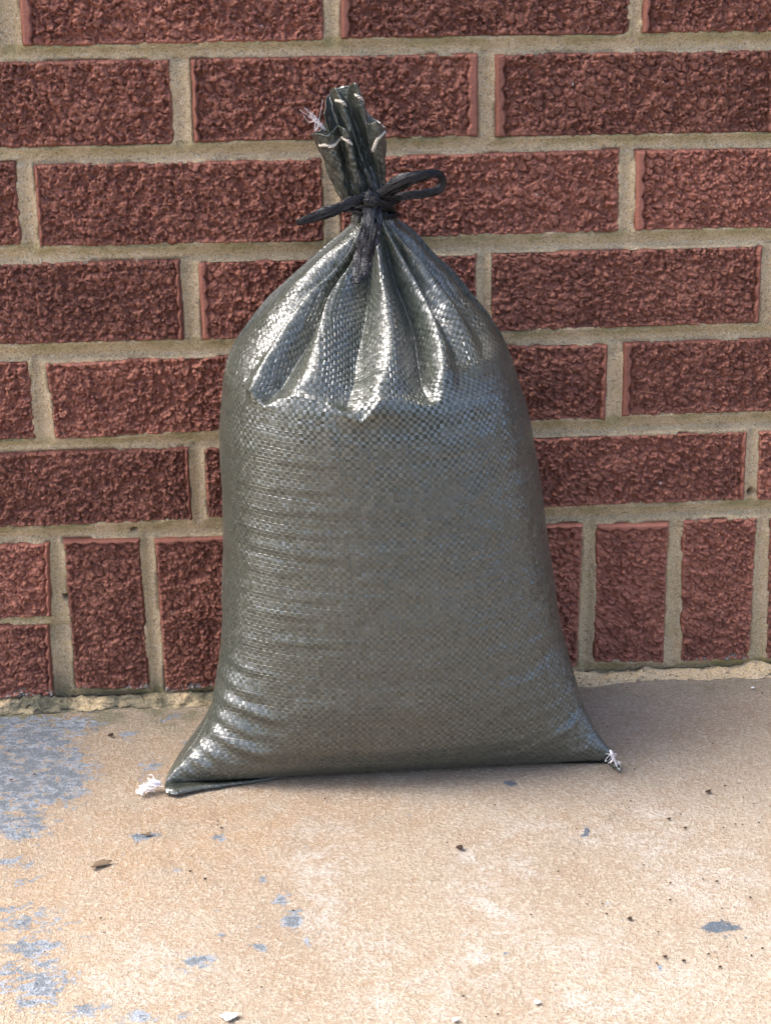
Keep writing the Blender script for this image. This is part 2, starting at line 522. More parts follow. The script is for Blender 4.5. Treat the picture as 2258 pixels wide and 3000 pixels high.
# rowlock course on the ground
rk = [(((183, 1585), (221, 2022)), ((409, 1581), (438, 2026))),
      (((452, 1581), (484, 2033)), ((682, 1572), (700, 2010))),
      (((1750, 1539), (1740, 1947)), ((1962, 1534), (1947, 1945))),
      (((2002, 1529), (1996, 1945)), ((2221, 1522), (2198, 1937)))]
for L, Rr in rk:
    quads.append([px_w(L[0]), px_w(Rr[0]), px_w(Rr[1]), px_w(L[1]), 'rowlock'])
xa = px_w((682, 1572))[0] + 0.0105; xb = px_w((1710, 1544))[0]
zt, zb = px_w((1200, 1556))[1], px_w((1200, 1985))[1]
nh = round((xb - xa + 0.0105) / 0.0635)
pitch = (xb - xa + 0.0105) / nh
for i in range(nh):
    a = xa + i * pitch; b = a + pitch - 0.0105
    quads.append([np.array([a, zt]), np.array([b, zt]), np.array([b, zb]), np.array([a, zb]), 'rowlock'])
lt, lb = px_w((2256, 1521)), px_w((2247, 1937))
quads.append([lt, lt + (.055, 0), lb + (.055, 0), lb, 'rowlock'])
# two short headers at the left end of the rowlock course
for T_, B_ in (((144, 1594), (150, 1811)), ((144, 1832), (159, 2044))):
    a, b = px_w(T_), px_w(B_)
    quads.append([a - (.095, 0), a, b, b - (.095, 0), 'header'])
# keep every brick foot above the ground
for q in quads:
    for i in range(4):
        q[i] = np.array(q[i], float); q[i][1] = max(q[i][1], 0.004)


def brick_height(x, z, w, h, kind, seed):
    """relief of a torn / rug-faced brick, metres (<=0), and a skin mask"""
    X = x * 1000 + 211.0 * seed; Z = z * 1000 + 97.0 * seed
    wx = X + 4.0 * (fbm(X / 5, Z / 5, seed) - 0.5) + 2.2 * (fbm(X / 1.7, Z / 1.7, seed + 5, 2) - .5)
    wz = Z + 4.0 * (fbm(X / 5 + 40, Z / 5, seed + 2) - 0.5) + 2.2 * (fbm(X / 1.7 + 9, Z / 1.7, seed + 6, 2) - .5)
    # torn lumps: flat tilted chips of clay with deep cracks and some missing chips
    f1, f2, c1, dx, dz = worley(wx / 6.4, wz / 5.2, seed)
    chip = -1.9 * sstep(.72, .80, c1) - 0.9 * (c1 * 7.3 % 1.0) + 1.3 * (dx * np.sin(c1 * 61) + dz * np.sin(c1 * 40)) - 1.9 * sstep(0.22, 0.03, f2 - f1)
    g1, g2, c2, ex, ez = worley(wx / 2.9 + 7, wz / 2.5, seed + 1)
    small = -1.9 * sstep(.66, .74, c2) - 0.7 * (c2 * 5.1 % 1.0) - 1.2 * sstep(0.26, 0.03, g2 - g1) + .9 * (ez * np.sin(c2 * 50) + ex * np.sin(c2 * 33))
    # dished stamps in slanting rows, each a crescent lip
    sx = (X + 0.45 * Z) / 7.8; sz = Z / 6.6
    k1, k2, c3, kx, kz = worley(sx + .3 * fbm(X / 7, Z / 7, seed + 1), sz + .25 * fbm(X / 3, Z / 3, seed + 4), seed + 2)
    dish = -2.4 * sstep(0.13, 0.0, np.abs(k1 - 0.43 - .10 * (c3 - .5))) * sstep(-.25, .30, kz + .5 * (c3 - .5)) - 1.2 * sstep(0.12, 0, k2 - k1) - .9 * sstep(.7, .8, c3) + .7 * (kx * np.sin(c3 * 30))
    zone = fbm(X / 24, Z / 18, seed + 3, 3)
    rough = sstep(0.42, 0.56, zone + (0.05 if kind == 'stretcher' else -0.10))
    rel = rough * (chip * .72 + small * .85) + (1 - rough) * (dish + .45 * small - 0.2)
    rel += 0.5 * (fbm(X / 1.1, Z / 1.1, seed + 4, 2) - .5)
    # smooth die-skin strips with a scalloped edge
    skin = np.zeros_like(x)
    wig = 1.6 * np.abs(np.sin(np.pi * (Z + 5 * seed) / 12.5)) + 1.5 * (fbm(Z / 5, X * 0 + seed, seed) - .5)
    wig2 = 1.6 * np.abs(np.sin(np.pi * (X + 5 * seed) / 12.5)) + 1.5 * (fbm(X / 5, Z * 0 + seed, seed) - .5)
    r = np.random.default_rng(seed)
    ws = r.uniform(0.0, 5.5, 2)
    xm = x * 1000; zm = z * 1000; wm = w * 1000; hm = h * 1000
    ds = []
    if kind == 'stretcher':
        ds = [(xm, ws[0] + wig - (9 if r.random() < .3 else 0)), (wm - xm, ws[1] + wig - (9 if r.random() < .3 else 0))]
    elif kind == 'rowlock':
        ds = [(hm - zm, ws[0] * .8 + wig2)]
    else:
        ds = [(wm - xm, 2.0 + wig)]
    groove = 0
    for d, lim in ds:
        m = sstep(0.5, -0.5, d - lim)
        skin = np.maximum(skin, m)
        groove = np.maximum(groove, sstep(1.3, 0, np.abs(d - lim - .8)))
    rel = rel * (1 - skin) - 1.3 * groove * (1 - skin) + skin * (0.15 * (fbm(X / 4, Z / 14, seed, 3) - .5))
    # worn top and bottom arrises: relief fades
    e = np.minimum(np.minimum(zm, hm - zm), np.minimum(xm, wm - xm))
    rel = rel * (0.6 + .4 * sstep(0.3, 4.0, e))
    nick = 0.9 * fbm(X / 3.5, Z / 3.5, seed + 6, 3)
    rel -= 2.0 * sstep(1.3 + nick, 0.0, e) ** 1.5
    return np.maximum(rel * 1.6, -7.0) * 0.001, skin


def make_brick_mesh(q, seed, res, kind):
    TL, TR, BR, BL = [np.array(v) for v in q[:4]]
    w = np.linalg.norm(TR - TL); h = np.linalg.norm(TL - BL)
    c = (TL + TR + BR + BL) / 4
    nx = max(4, int(w / res)); nz = max(4, int(h / res))
    s = np.linspace(0, 1, nx)[:, None] + np.zeros((1, nz)); t = np.linspace(0, 1, nz)[None, :] + np.zeros((nx, 1))
    P = (BL[None, None] * ((1 - s) * (1 - t))[..., None] + BR[None, None] * (s * (1 - t))[..., None]
         + TL[None, None] * ((1 - s) * t)[..., None] + TR[None, None] * (s * t)[..., None])
    rel, skin = brick_height(s * w, t * h, w, h, kind, seed)
    # slightly crooked outline
    wob = 0.0011 * (fbm(s * w * 90 + seed, t * h * 90, seed, 3) - .5)
    P[..., 1] += np.where((t < 1e-6) | (t > 1 - 1e-6), wob, 0)
    P[..., 0] += np.where((s < 1e-6) | (s > 1 - 1e-6), wob, 0)
    tiltx = np.random.default_rng(seed + 900).uniform(-0.0008, 0.0008)
    V = np.stack([P[..., 0] - c[0], -rel + tiltx * (2 * s - 1), P[..., 1] - c[1]], -1)     # +Y = into the wall
    Vf = V.reshape(-1, 3)
    F = grid_faces(nx, nz)            # orientation: normal = du x dv = X x Z = -Y (faces the camera)
    # rim going back into the wall
    idx = np.arange(nx * nz).reshape(nx, nz)
    loop = np.concatenate([idx[:, 0], idx[-1, 1:], idx[-2::-1, -1], idx[0, -2:0:-1]])
    back = Vf[loop].copy(); back[:, 1] = 0.020
    n0 = len(Vf); m = len(loop)
    k = np.arange(m); k2 = (k + 1) % m
    Fr = np.stack([loop[k], n0 + k, n0 + k2, loop[k2]], -1)
    V = np.vstack([Vf, back])
    sk = np.concatenate([skin.ravel(), np.zeros(m)])
    return mesh_np('brick', V, np.vstack([F, Fr]), attrs={'skin': sk}), c


for i, q in enumerate(quads):
    me, c = make_brick_mesh(q, 3 + i, 0.0016 if (q[4] == 'rowlock' and i > 30 and -.10 < q[0][0] and q[1][0] < .115) else 0.00076, q[4])
    o = obj('brick', me, BRICK, wall)
    o.location = Vector((c[0], 0, c[1])) - Vector(WOFF)

# bricks beyond the frame: four shared meshes
XP, ZP = 0.2032, 0.0671
proto = []
for k in range(4):
    me, c = make_brick_mesh([(-BW / 2, BH / 2), (BW / 2, BH / 2), (BW / 2, -BH / 2), (-BW / 2, -BH / 2)], 60 + k, 0.0016, 'stretcher')
    proto.append(me)
mat_done = False
outer = []
row_l = {}; row_r = {}; row_z = {}
qi = 0
for r, bl in rows.items():
    qs = quads[qi:qi + len(bl)]; qi += len(bl)
    row_l[r] = min(q[3][0] for q in qs); row_r[r] = max(q[2][0] for q in qs)
    row_z[r] = (np.mean([(q[0][1] + q[3][1]) / 2 for q in qs[:2]]), np.mean([(q[0][1] + q[3][1]) / 2 for q in qs[-2:]]))
for r in range(1, 7):
    for k in range(2):
        outer.append((row_l[r] - 0.0107 - BW / 2 - k * XP, row_z[r][0]))
        outer.append((row_r[r] + 0.0107 + BW / 2 + k * XP, row_z[r][1]))
for r in range(0, -6, -1):
    ref = 1 if (r % 2) else 2
    x0 = row_l[ref] + BW / 2 - 2 * XP
    zc = np.mean(row_z[1]) + (1 - r) * ZP
    for k in range(9):
        outer.append((x0 + k * XP, zc))
for n, (x, z) in enumerate(outer):
    o = obj('brick', proto[n % 4], BRICK, wall)
    o.location = Vector((x, 0, z)) - Vector(WOFF)
me_r, c = make_brick_mesh([(-.0275, .055), (.0275, .055), (.0275, -.055), (-.0275, -.055)], 70, 0.0016, 'rowlock')
for k in range(7):
    o = obj('brick', me_r, BRICK, wall); o.location = Vector((lt[0] + .055 + .0105 + .0275 + k * .0655, 0, .0635)) - Vector(WOFF)
for k in range(6):
    o = obj('brick', me_r, BRICK, wall); o.location = Vector((px_w((144, 1594))[0] - .095 - .0105 - .0275 - k * .0655, 0, .0635)) - Vector(WOFF)

# mortar sheet: distance to the nearest brick edge gives the tooled profile
def quad_sd(X, Z, q):
    """signed distance (<0 inside) to a convex quad TL,TR,BR,BL"""
    sd = np.full(X.shape, -9.0)
    pts = [q[0], q[1], q[2], q[3]]
    for a, b in zip(pts, pts[1:] + pts[:1]):
        ex, ez = b[0] - a[0], b[1] - a[1]; L = math.hypot(ex, ez)
        sd = np.maximum(sd, ((X - a[0]) * -ez + (Z - a[1]) * ex) / L)       # outward for clockwise order
    return sd


XL, XR, ZT = -0.34, 0.40, 0.535
gx = np.arange(XL, XR, 0.0016); gz = np.arange(-0.01, ZT, 0.0014)
GX, GZ = np.meshgrid(gx, gz, indexing='ij')
SD = np.full(GX.shape, 9.0)
for q in quads:
    SD = np.minimum(SD, quad_sd(GX, GZ, q))
under = np.full(GX.shape, 9.0)      # distance below the lower edge of the brick above (for algae)
for q in quads:
    xl = min(q[0][0], q[3][0]) - .012; xr = max(q[1][0], q[2][0]) + .012
    zb_ = (q[3][1] + q[2][1]) / 2 + (q[2][1] - q[3][1]) * (GX - (xl + xr) / 2) / (xr - xl)
    d = zb_ - GZ
    m = (GX > xl) & (GX < xr) & (d > -0.001) & (d < 0.02)
    under = np.where(m, np.minimum(under, np.maximum(d, 0)), under)
dep = 0.0030 + 0.0026 * sstep(0, 0.0050, SD) + 0.0016 * (fbm(GX * 60, GZ * 60, 2) - .5) + 0.0009 * (fbm(GX * 400, GZ * 400, 4, 2) - .5)
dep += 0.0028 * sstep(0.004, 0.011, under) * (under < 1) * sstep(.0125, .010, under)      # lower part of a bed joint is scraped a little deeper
dep += 0.003 * sstep(0.0014, 0.0, SD) * sstep(.5, .62, fbm(GX * 45, GZ * 45, 6))           # small shrinkage gaps at the arris
dep = np.where(SD < -0.0015, 0.010, dep)
for (hx, hy, hr) in ((392, 1560, .0021), (193, 1757, .0024), (2205, 1447, .0026)):
    w = px_w((hx, hy)); d = np.hypot(GX - w[0], GZ - w[1])
    dep = np.maximum(dep, 0.022 * sstep(hr * 1.15, hr * .7, d))
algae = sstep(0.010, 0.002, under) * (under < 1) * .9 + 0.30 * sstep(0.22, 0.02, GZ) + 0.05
damp_shade = sstep(0.05, 0.0, GZ) * sstep(0.02, -0.25, GX) + 0.30 * sstep(0.006, .011, under) * (under < 1)  # damp at the left foot; lower halves of bed joints get painted shade
V = np.stack([GX, dep, GZ], -1).reshape(-1, 3) - WOFF
obj('mortar', mesh_np('mortar', V, grid_faces(len(gx), len(gz)), attrs={'algae': algae.ravel(), 'damp_shade': damp_shade.ravel()}), MORTAR, wall)
# plain mortar beyond the frame
def slab(x0, x1, z0, z1, y0=.0045, y1=.03):
    v = np.array([(x0, y0, z0), (x1, y0, z0), (x1, y0, z1), (x0, y0, z1), (x0, y1, z0), (x1, y1, z0), (x1, y1, z1), (x0, y1, z1)]) - WOFF
    f = np.array([(0, 1, 2, 3), (5, 4, 7, 6), (4, 0, 3, 7), (1, 5, 6, 2), (3, 2, 6, 7), (4, 5, 1, 0)])
    return v, f
EX0, EX1, EZ = -.80, .86, .885
pts = [slab(EX0, XL, -.01, EZ), slab(XR - .0015, EX1, -.01, EZ), slab(XL, XR - .0015, ZT - .0016, EZ)]
V, F = join(pts)
obj('mortar', mesh_np('mortar', V, F, attrs={'algae': np.full(len(V), .2), 'damp_shade': np.zeros(len(V))}, smooth=False), MORTAR, wall)
V, F = slab(EX0, EX1, -.01, EZ, .0305, .12)
obj('wall_core', mesh_np('wall_core', V, F, attrs={'algae': np.zeros(8), 'damp_shade': np.zeros(8)}, smooth=False), MORTAR, wall)

# smeared mortar fillet where wall meets floor
n = 1100; mprof = 18
fx = np.linspace(EX0 + .3, EX1 - .3, n)
hz = 0.0012 + 0.0085 * fbm(fx * 55, fx * 0, 1, 5) + .002 * sstep(-.1, -.27, fx)
wy = 0.002 + 0.011 * fbm(fx * 40 + 9, fx * 0, 3, 5) + .004 * sstep(-.05, -.27, fx)
a = np.linspace(0, np.pi / 2, mprof)
A, I = np.meshgrid(a, np.arange(n), indexing='xy')
lump = 0.55 + .9 * fbm(fx[I] * 150, A * 3, 5, 3)
rgh = fbm(fx[I] * 330, A * 7, 2, 3) - .5
FY = 0.004 - (wy[I] + .004) * np.sin(A) * (0.75 + .35 * lump) + .004 * rgh * np.sin(2 * A)
FZ = hz[I] * np.cos(A) ** 1.3 * lump + .0045 * rgh * np.sin(2 * A) - 0.0012
V = np.stack([fx[I], FY, FZ], -1).reshape(-1, 3) - WOFF
dmp = (sstep(0.05, -0.15, fx) * 1.25)[I].ravel()
F = grid_faces(n, mprof)[:, ::-1]
obj('mortar_fillet', mesh_np('mortar_fillet', V, F, attrs={'algae': dmp * .4, 'damp_shade': dmp}), MORTAR, wall)

# ------------------------------------------------------------------ ground
def axis(lo, hi, step, far):
    mid = np.arange(lo, hi, step)
    out = step * np.geomspace(2, far / step, 22)
    return np.concatenate([(lo - np.cumsum(np.diff(np.concatenate([[0], out]))))[::-1], mid, hi + np.cumsum(np.diff(np.concatenate([[0], out])))])


gxs = axis(-.42, .48, .003, 3.0)
gys = np.concatenate([(-.62 - .003 * np.geomspace(2, 1000, 22))[::-1], np.arange(-.62, .02, .003), [.05, .10]])
PX, PY = np.meshgrid(gxs, gys, indexing='ij')


def g2(dx, dy):                     # 1665-px wide picture coordinates -> ground
    p = on_ground(dx / .73738, dy / .73738); return p[:2]


def blob(dx, dy, rx, ry):           # gaussian bump at a spot of the floor; radii in display px
    c = g2(dx, dy); ex = np.linalg.norm(g2(dx + rx, dy) - c); ey = np.linalg.norm(g2(dx, dy + ry) - c)
    return np.exp(-(((PX - c[0]) / ex) ** 2 + ((PY - c[1]) / ey) ** 2))


def poly_sd(pts):
    pts = np.array(pts); sd = np.full(PX.shape, 9.0); inside = np.zeros(PX.shape, bool)
    for a, b in zip(pts, np.roll(pts, -1, 0)):
        e = b - a; wx_ = PX - a[0]; wy_ = PY - a[1]
        t = np.clip((wx_ * e[0] + wy_ * e[1]) / (e @ e), 0, 1)
        sd = np.minimum(sd, np.hypot(wx_ - e[0] * t, wy_ - e[1] * t))
        cnd = ((a[1] > PY) != (b[1] > PY)) & (PX < (b[0] - a[0]) * (PY - a[1]) / (b[1] - a[1] + 1e-12) + a[0])
        inside ^= cnd
    return np.where(inside, sd, -sd)


def fF(x, y):                       # crop coordinates of the left floor region -> ground
    return g2((x / 2.2117) * .73738, (1400 + y / 2.2117) * .73738)


patch = [fF(*p) for p in [(-500, 1535), (300, 1530), (560, 1545), (640, 1600), (560, 1640), (450, 1650), (430, 1710), (560, 1790), (560, 1850), (630, 1960), (560, 2020), (500, 2050), (470, 2120), (330, 2110), (200, 2180), (60, 2160), (-500, 2200)]]
sd = poly_sd(patch)
paint = np.clip(0.44 + sd / 0.040, -0.6, 0.69)
for (x, y, rx, ry, w) in [(40, 1780, 90, 40, .62), (60, 1990, 110, 26, .52), (30, 1965, 70, 14, .5), (70, 2045, 90, 30, .55), (90, 2130, 70, 60, .6), (20, 2110, 60, 60, .5),
                          (290, 2195, 60, 14, .62), (190, 2180, 60, 20, .5), (420, 2075, 40, 18, .62), (560, 2045, 28, 12, .62), (630, 1985, 26, 22, .72), (610, 1940, 24, 18, .6), (665, 2030, 14, 16, .55),
                          (480, 2020, 14, 9, .6), (570, 1895, 9, 7, .85), (310, 1805, 42, 10, .62), (470, 1805, 14, 10, .6), (275, 1585, 22, 12, .62), (120, 1600, 60, 16, .55), (390, 1540, 30, 10, .45), (400, 1610, 26, 16, .5), (350, 1555, 20, 8, .5),
                          (520, 2115, 10, 6, .6), (400, 2190, 30, 10, .55), (470, 1965, 12, 8, .5), (380, 1880, 10, 12, .5), (270, 1905, 12, 12, .5), (20, 1860, 60, 20, .5), (40, 1900, 60, 14, .45), (320, 1660, 40, 30, .42), (500, 1640, 10, 6, .3),
                          (550, 1860, 8, 6, .5), (1100, 1690, 16, 8, .8), (1425, 2090, 8, 8, .75), (1090, 2057, 6, 5, .8), (1310, 1950, 8, 6, .5), (930, 2045, 6, 5, .4), (1530, 1965, 8, 6, .6)]:
    paint = np.maximum(paint, w * 1.34 * blob(x, y, rx * 1.1, ry * 1.1) - .07)
# unseen grey paint added farther out, front and right, to darken the bag's reflections
paint = np.maximum(paint, .95 * sstep(-.50, -.62, PY + .12 * (fbm(PX * 3, PY * 3, 2) - .5)) * sstep(-.25, .0, PX + .35 * PY + .22))
fresh = np.zeros(PX.shape)
for (x, y, rx, ry, w) in [(1545, 1998, 26, 11, 1.2), (1580, 2000, 22, 9, 1.2), (1562, 1986, 9, 9, 1.1), (1570, 2022, 8, 5, .95), (1612, 2024, 9, 5, .95), (1608, 1988, 6, 4, .9), (1268, 1793, 7, 8, 1.05), (1262, 1802, 8, 5, .95)]:
    b_ = blob(x, y, rx, ry)
    paint = np.maximum(paint, w * b_ - .05); fresh = np.maximum(fresh, blob(x, y, rx * 2.2, ry * 2.2))
fresh = np.maximum(fresh, .7 * blob(1110, 1690, 30, 12))
bloom = np.zeros(PX.shape)
for (x, y, rx, ry, w) in [(1060, 1950, 60, 130, .9), (1125, 1865, 30, 40, 1.), (1020, 1850, 40, 30, .8), (1150, 1790, 80, 20, .7), (1290, 1800, 60, 20, .9), (1440, 1770, 60, 40, .8), (1400, 1830, 80, 40, .6), (700, 1850, 80, 80, .8), (690, 1960, 60, 60, .75), (800, 2050, 90, 50, .55),
                          (1040, 2080, 80, 60, .8), (1250, 2060, 140, 60, .6), (1500, 1900, 90, 60, .55), (1600, 1900, 60, 120, .55), (1430, 2110, 60, 30, .7), (900, 2150, 160, 60, .6), (1300, 2160, 200, 60, .6), (1330, 1700, 60, 16, .4), (330, 2080, 200, 120, .5)]:
    bloom = np.maximum(bloom, w * blob(x, y, rx, ry))
orange = 0.15 + .85 * (blob(400, 1800, 330, 130) * .9 + .8 * blob(560, 1780, 60, 40) + .6 * blob(750, 1760, 260, 40) + .6 * blob(100, 2000, 260, 160) + .5 * blob(1350, 1740, 120, 24) + .5 * blob(380, 1650, 120, 70))
orange = np.clip(orange * sstep(.25, -.05, PX) , 0, 1)
dampg = sstep(-.055, -.012, PY) * (.25 + .75 * sstep(-.04, -.16, PX)) * .95 + .5 * blob(1340, 1660, 40, 10) + .35 * blob(1520, 1480, 60, 14) + .5 * blob(380, 1560, 40, 22)
stain = np.maximum.reduce([.9 * blob(1290, 1800, 14, 10), .9 * blob(1325, 1768, 16, 9), .8 * blob(1345, 1752, 16, 6), .8 * blob(1205, 1825, 22, 10), .7 * blob(1240, 1815, 18, 8), .5 * blob(370, 1860, 20, 26), .5 * blob(320, 1990, 30, 14), .4 * blob(460, 1760, 8, 30)])
PZ = 0.0016 * (fbm(PX * 5, PY * 5, 3, 4) - .5) * sstep(1.5, .5, np.hypot(PX, PY)) - 0.001
V = np.stack([PX, PY, PZ], -1).reshape(-1, 3)
ground = obj('ground', mesh_np('ground', V, grid_faces(len(gxs), len(gys)), attrs={'paint': paint, 'fresh': np.clip(fresh, 0, 1), 'bloom': bloom, 'orange': orange, 'damp_shade': np.clip(dampg, 0, 1), 'stain': stain}), GROUND)
ground['kind'] = 'structure'

# ------------------------------------------------------------------ sandbag
bag_c = np.array([0.0, -0.08, 0.0])
bag = tag(empty('sandbag', tuple(bag_c)), 'dark olive woven plastic sandbag tied at the neck, leaning on the brick wall', 'sandbag')
DS = 1 / .73738
Lpx = [(765, 470), (765, 490), (735, 520), (690, 560), (640, 605), (590, 650), (545, 700), (512, 740), (492, 775), (483, 810), (478, 860), (474, 930), (476, 1000), (481, 1060), (481, 1130), (483, 1200), (481, 1270), (480, 1330), (477, 1390), (470, 1440), (462, 1490), (454, 1540), (440, 1570), (424, 1600), (402, 1630), (378, 1660), (359, 1688), (355, 1702)]
Rpx = [(850, 460), (852, 478), (890, 505), (925, 550), (965, 590), (1005, 640), (1047, 682), (1083, 730), (1104, 770), (1116, 810), (1131, 860), (1144, 920), (1155, 980), (1164, 1040), (1171, 1100), (1180, 1160), (1190, 1220), (1199, 1290), (1209, 1350), (1226, 1410), (1241, 1460), (1256, 1510), (1271, 1545), (1287, 1580), (1306, 1608), (1325, 1634), (1333, 1654)]
ZK = [0, .01, .03, .06, .10, .15, .20, .25, .30, .34, .38]
Ye = lambda z: np.interp(z, ZK, [-.131, -.127, -.117, -.103, -.090, -.081, -.076, -.073, -.068, -.062, -.058])


def edge_xz(P):
    out = []
    for x, y in P:
        z = .2
        for _ in range(12):
            w = on_y(x * DS, y * DS, float(Ye(z))); z = min(max(w[2], 0), .4)
        out.append((w[2], w[0]))
    out.sort(); return np.array(out)


EL, ER = edge_xz(Lpx), edge_xz(Rpx)
ZTOP = 0.376
yf = lambda z: np.interp(z, [0, .004, .012, .03, .06, .10, .15, .20, .25, .268, .285, .30, .33, .35, .376, .4], [-.124, -.1315, -.1395, -.1495, -.156, -.158, -.159, -.1595, -.160, -.1595, -.148, -.129, -.095, -.081, -.071, -.070])
yb = lambda z: np.interp(z, [0, .01, .03, .08, .20, .26, .30, .33, .376, .4], [-.045, -.028, -.014, -.006, -.006, -.012, -.022, -.034, -.047, -.048])


def smooth1(a, k):
    if k < 1: return a
    w = np.hanning(2 * k + 3)[1:-1]; w /= w.sum()
    return np.convolve(np.pad(a, k, mode='edge'), w, mode='valid')


NV, NF, NB = 540, 640, 110
zz = ZTOP * (np.linspace(0, 1, NV) ** 1.0)
xl = np.interp(zz, EL[:, 0], EL[:, 1]); xr = np.interp(zz, ER[:, 0], ER[:, 1])
xl = smooth1(xl, 5); xr = smooth1(xr, 5)
yes = smooth1(Ye(zz), 12); yfs = smooth1(yf(zz), 8); yfs[:10] = yf(zz[:10]); ybs = smooth1(yb(zz), 10)
cx = (xl + xr) / 2; hw = (xr - xl) / 2
# front angles: dense where it is seen. theta: pi (left edge) -> 0 (right edge)
thf = np.linspace(np.pi, 0, NF); thb = np.linspace(0, -np.pi, NB + 2)[1:-1]
th = np.concatenate([thf, thb])
ex = np.interp(zz, [0, .04, .10, .24, .30, .376], [1.0, .92, .86, .86, .95, 1.0])    # <1: boxier
C_, S_ = np.cos(th)[:, None], np.sin(th)[:, None]
px_ = np.sign(C_) * np.abs(C_) ** ex[None, :]
py_ = np.where(S_ >= 0, -(yes - yfs)[None, :] * np.abs(S_) ** ex[None, :], -(yes - ybs)[None, :] * np.abs(S_) ** ex[None, :])
B = np.stack([cx[None, :] + hw[None, :] * px_, yes[None, :] + py_, zz[None, :] + 0 * px_], -1)
# ends of the foot are ears: the front stays nearly straight along the ground
NU = len(th)


def normals(P):
    du = np.roll(P, -1, 0) - np.roll(P, 1, 0)
    dv = np.gradient(P, axis=1)
    n = np.cross(du, dv); n /= np.linalg.norm(n, axis=2)[..., None] + 1e-12
    return n


N = normals(B)
if N[NF // 2, NV // 2, 1] > 0: N = -N
qx, qy = to_px(B.reshape(-1, 3)); qx = qx.reshape(NU, NV); qy = qy.reshape(NU, NV)
front = np.zeros((NU, NV)); front[:NF] = 1.0
fw = np.sin(np.clip(th, 0, np.pi))[:, None] ** .35 * front           # fade displacement to the side edges
k2x, k2y = (qx - 600) * 1.665, (qy - 700) * 1.665                     # crop-2 picture coordinates

# --- pleats: (points, amplitude at y) ; positive = ridge
PL = [
 ([(728, -90), (655, 5), (590, 60), (450, 175), (300, 290), (190, 430), (140, 560), (120, 700)], [(-90, 2), (0, 4), (100, 6), (350, 5), (560, 2), (660, 0)]),
 ([(750, -90), (702, 40), (590, 170), (500, 270), (370, 420), (265, 560), (200, 690)], [(-90, -3), (0, -7), (200, -7), (330, -4), (450, -2), (640, 0)]),
 ([(772, -90), (715, 60), (620, 180), (500, 290), (400, 430), (330, 540), (265, 650), (246, 740), (246, 800)], [(-90, 3), (40, 4), (200, 4), (500, 5), (740, 5), (820, 0)]),
 ([(790, -90), (735, 60), (660, 205), (590, 320), (500, 440), (420, 545), (345, 660), (300, 750), (295, 800)], [(-90, -3), (40, -6), (200, -8), (500, -9), (700, -8), (770, -3), (815, 0)]),
 ([(805, -90), (765, 40), (705, 150), (645, 240), (600, 330), (575, 440), (550, 550), (510, 660), (460, 740), (440, 800)], [(-90, 3), (40, 4), (200, 5), (500, 6), (700, 4), (790, 1), (830, 0)]),
 ([(815, -90), (805, 60), (800, 180), (785, 330), (765, 440), (738, 550), (722, 690), (690, 800)], [(-90, -4), (40, -9), (200, -9), (400, -7), (600, -6), (750, -3), (850, 0)]),
 ([(830, -90), (842, 60), (862, 200), (885, 330), (905, 450), (905, 560), (875, 690), (800, 820), (770, 890)], [(-90, 3), (40, 4), (300, 6), (600, 6), (800, 5), (885, 1), (930, 0)]),
 ([(850, -90), (895, 40), (945, 190), (1000, 300), (1038, 400), (1058, 520), (1072, 640), (1092, 760), (1100, 830)], [(-90, -3), (40, -7), (200, -8), (400, -10), (650, -9), (760, -4), (815, 0)]),
 ([(865, -90), (925, 40), (995, 170), (1055, 290), (1105, 400), (1145, 520), (1160, 650), (1165, 760)], [(-90, 2), (100, 3), (400, 5), (650, 4), (800, 0)]),
 ([(875, -90), (945, 30), (1025, 165), (1095, 290), (1160, 410), (1215, 530), (1250, 660)], [(-90, -2), (100, -4), (350, -3), (600, -1), (700, 0)]),
 ([(885, -90), (968, 30), (1055, 140), (1135, 250), (1205, 350), (1265, 450), (1320, 560)], [(-90, 2), (100, 5), (350, 4), (600, 0)]),
 ([(900, -90), (1005, 30), (1105, 150), (1205, 270), (1290, 390), (1360, 500)], [(-90, -2), (100, -5), (350, -3), (560, 0)]),
 ([(918, -90), (1045, 20), (1180, 160), (1310, 310), (1400, 440), (1460, 560)], [(-90, 2), (100, 3), (400, 2), (600, 0)]),
]
sel = (front > 0) & (k2y < 960)
Y = k2y[sel]; X = k2x[sel]
xs = [np.full(Y.shape, -500.0)]; hs = [np.zeros(Y.shape)]
for pts, amp in PL:
    pts = np.array(pts, float); c = catmull(pts, 90)
    o_ = np.argsort(c[:, 1])
    xs.append(np.interp(Y, c[o_, 1], c[o_, 0])); am = np.array(amp, float)
    hs.append(np.interp(Y, am[:, 0], am[:, 1]))
xs.append(np.full(Y.shape, 2200.0)); hs.append(np.zeros(Y.shape))
xs = np.stack(xs); hs = np.stack(hs)
# outer neutral points hug the outermost pleats
xs[0] = xs[1] - 160; xs[-1] = xs[-2] + 150
wob = 5 * (fbm(X / 60, Y / 40, 3, 3) - .5)
Xw = X + wob
H = np.zeros(Y.shape)
for i in range(len(xs) - 1):
    m = (Xw >= xs[i]) & (Xw < xs[i + 1])
    t_ = (Xw - xs[i]) / np.maximum(xs[i + 1] - xs[i], 1e-3)
    lo_is_valley = hs[i] < hs[i + 1]
    tt = np.where(lo_is_valley, t_, 1 - t_)
    w_ = 0.45 * np.sin(tt * np.pi / 2) + .55 * tt * tt * (3 - 2 * tt)
    hv = np.where(lo_is_valley, hs[i], hs[i + 1]); hr = np.where(lo_is_valley, hs[i + 1], hs[i])
    H = np.where(m, hv + (hr - hv) * w_, H)
D = np.zeros((NU, NV))
nar = np.interp(Y, [-90, 0, 120, 260], [.35, .55, .85, 1.0])
D[sel] += H * nar * .00118
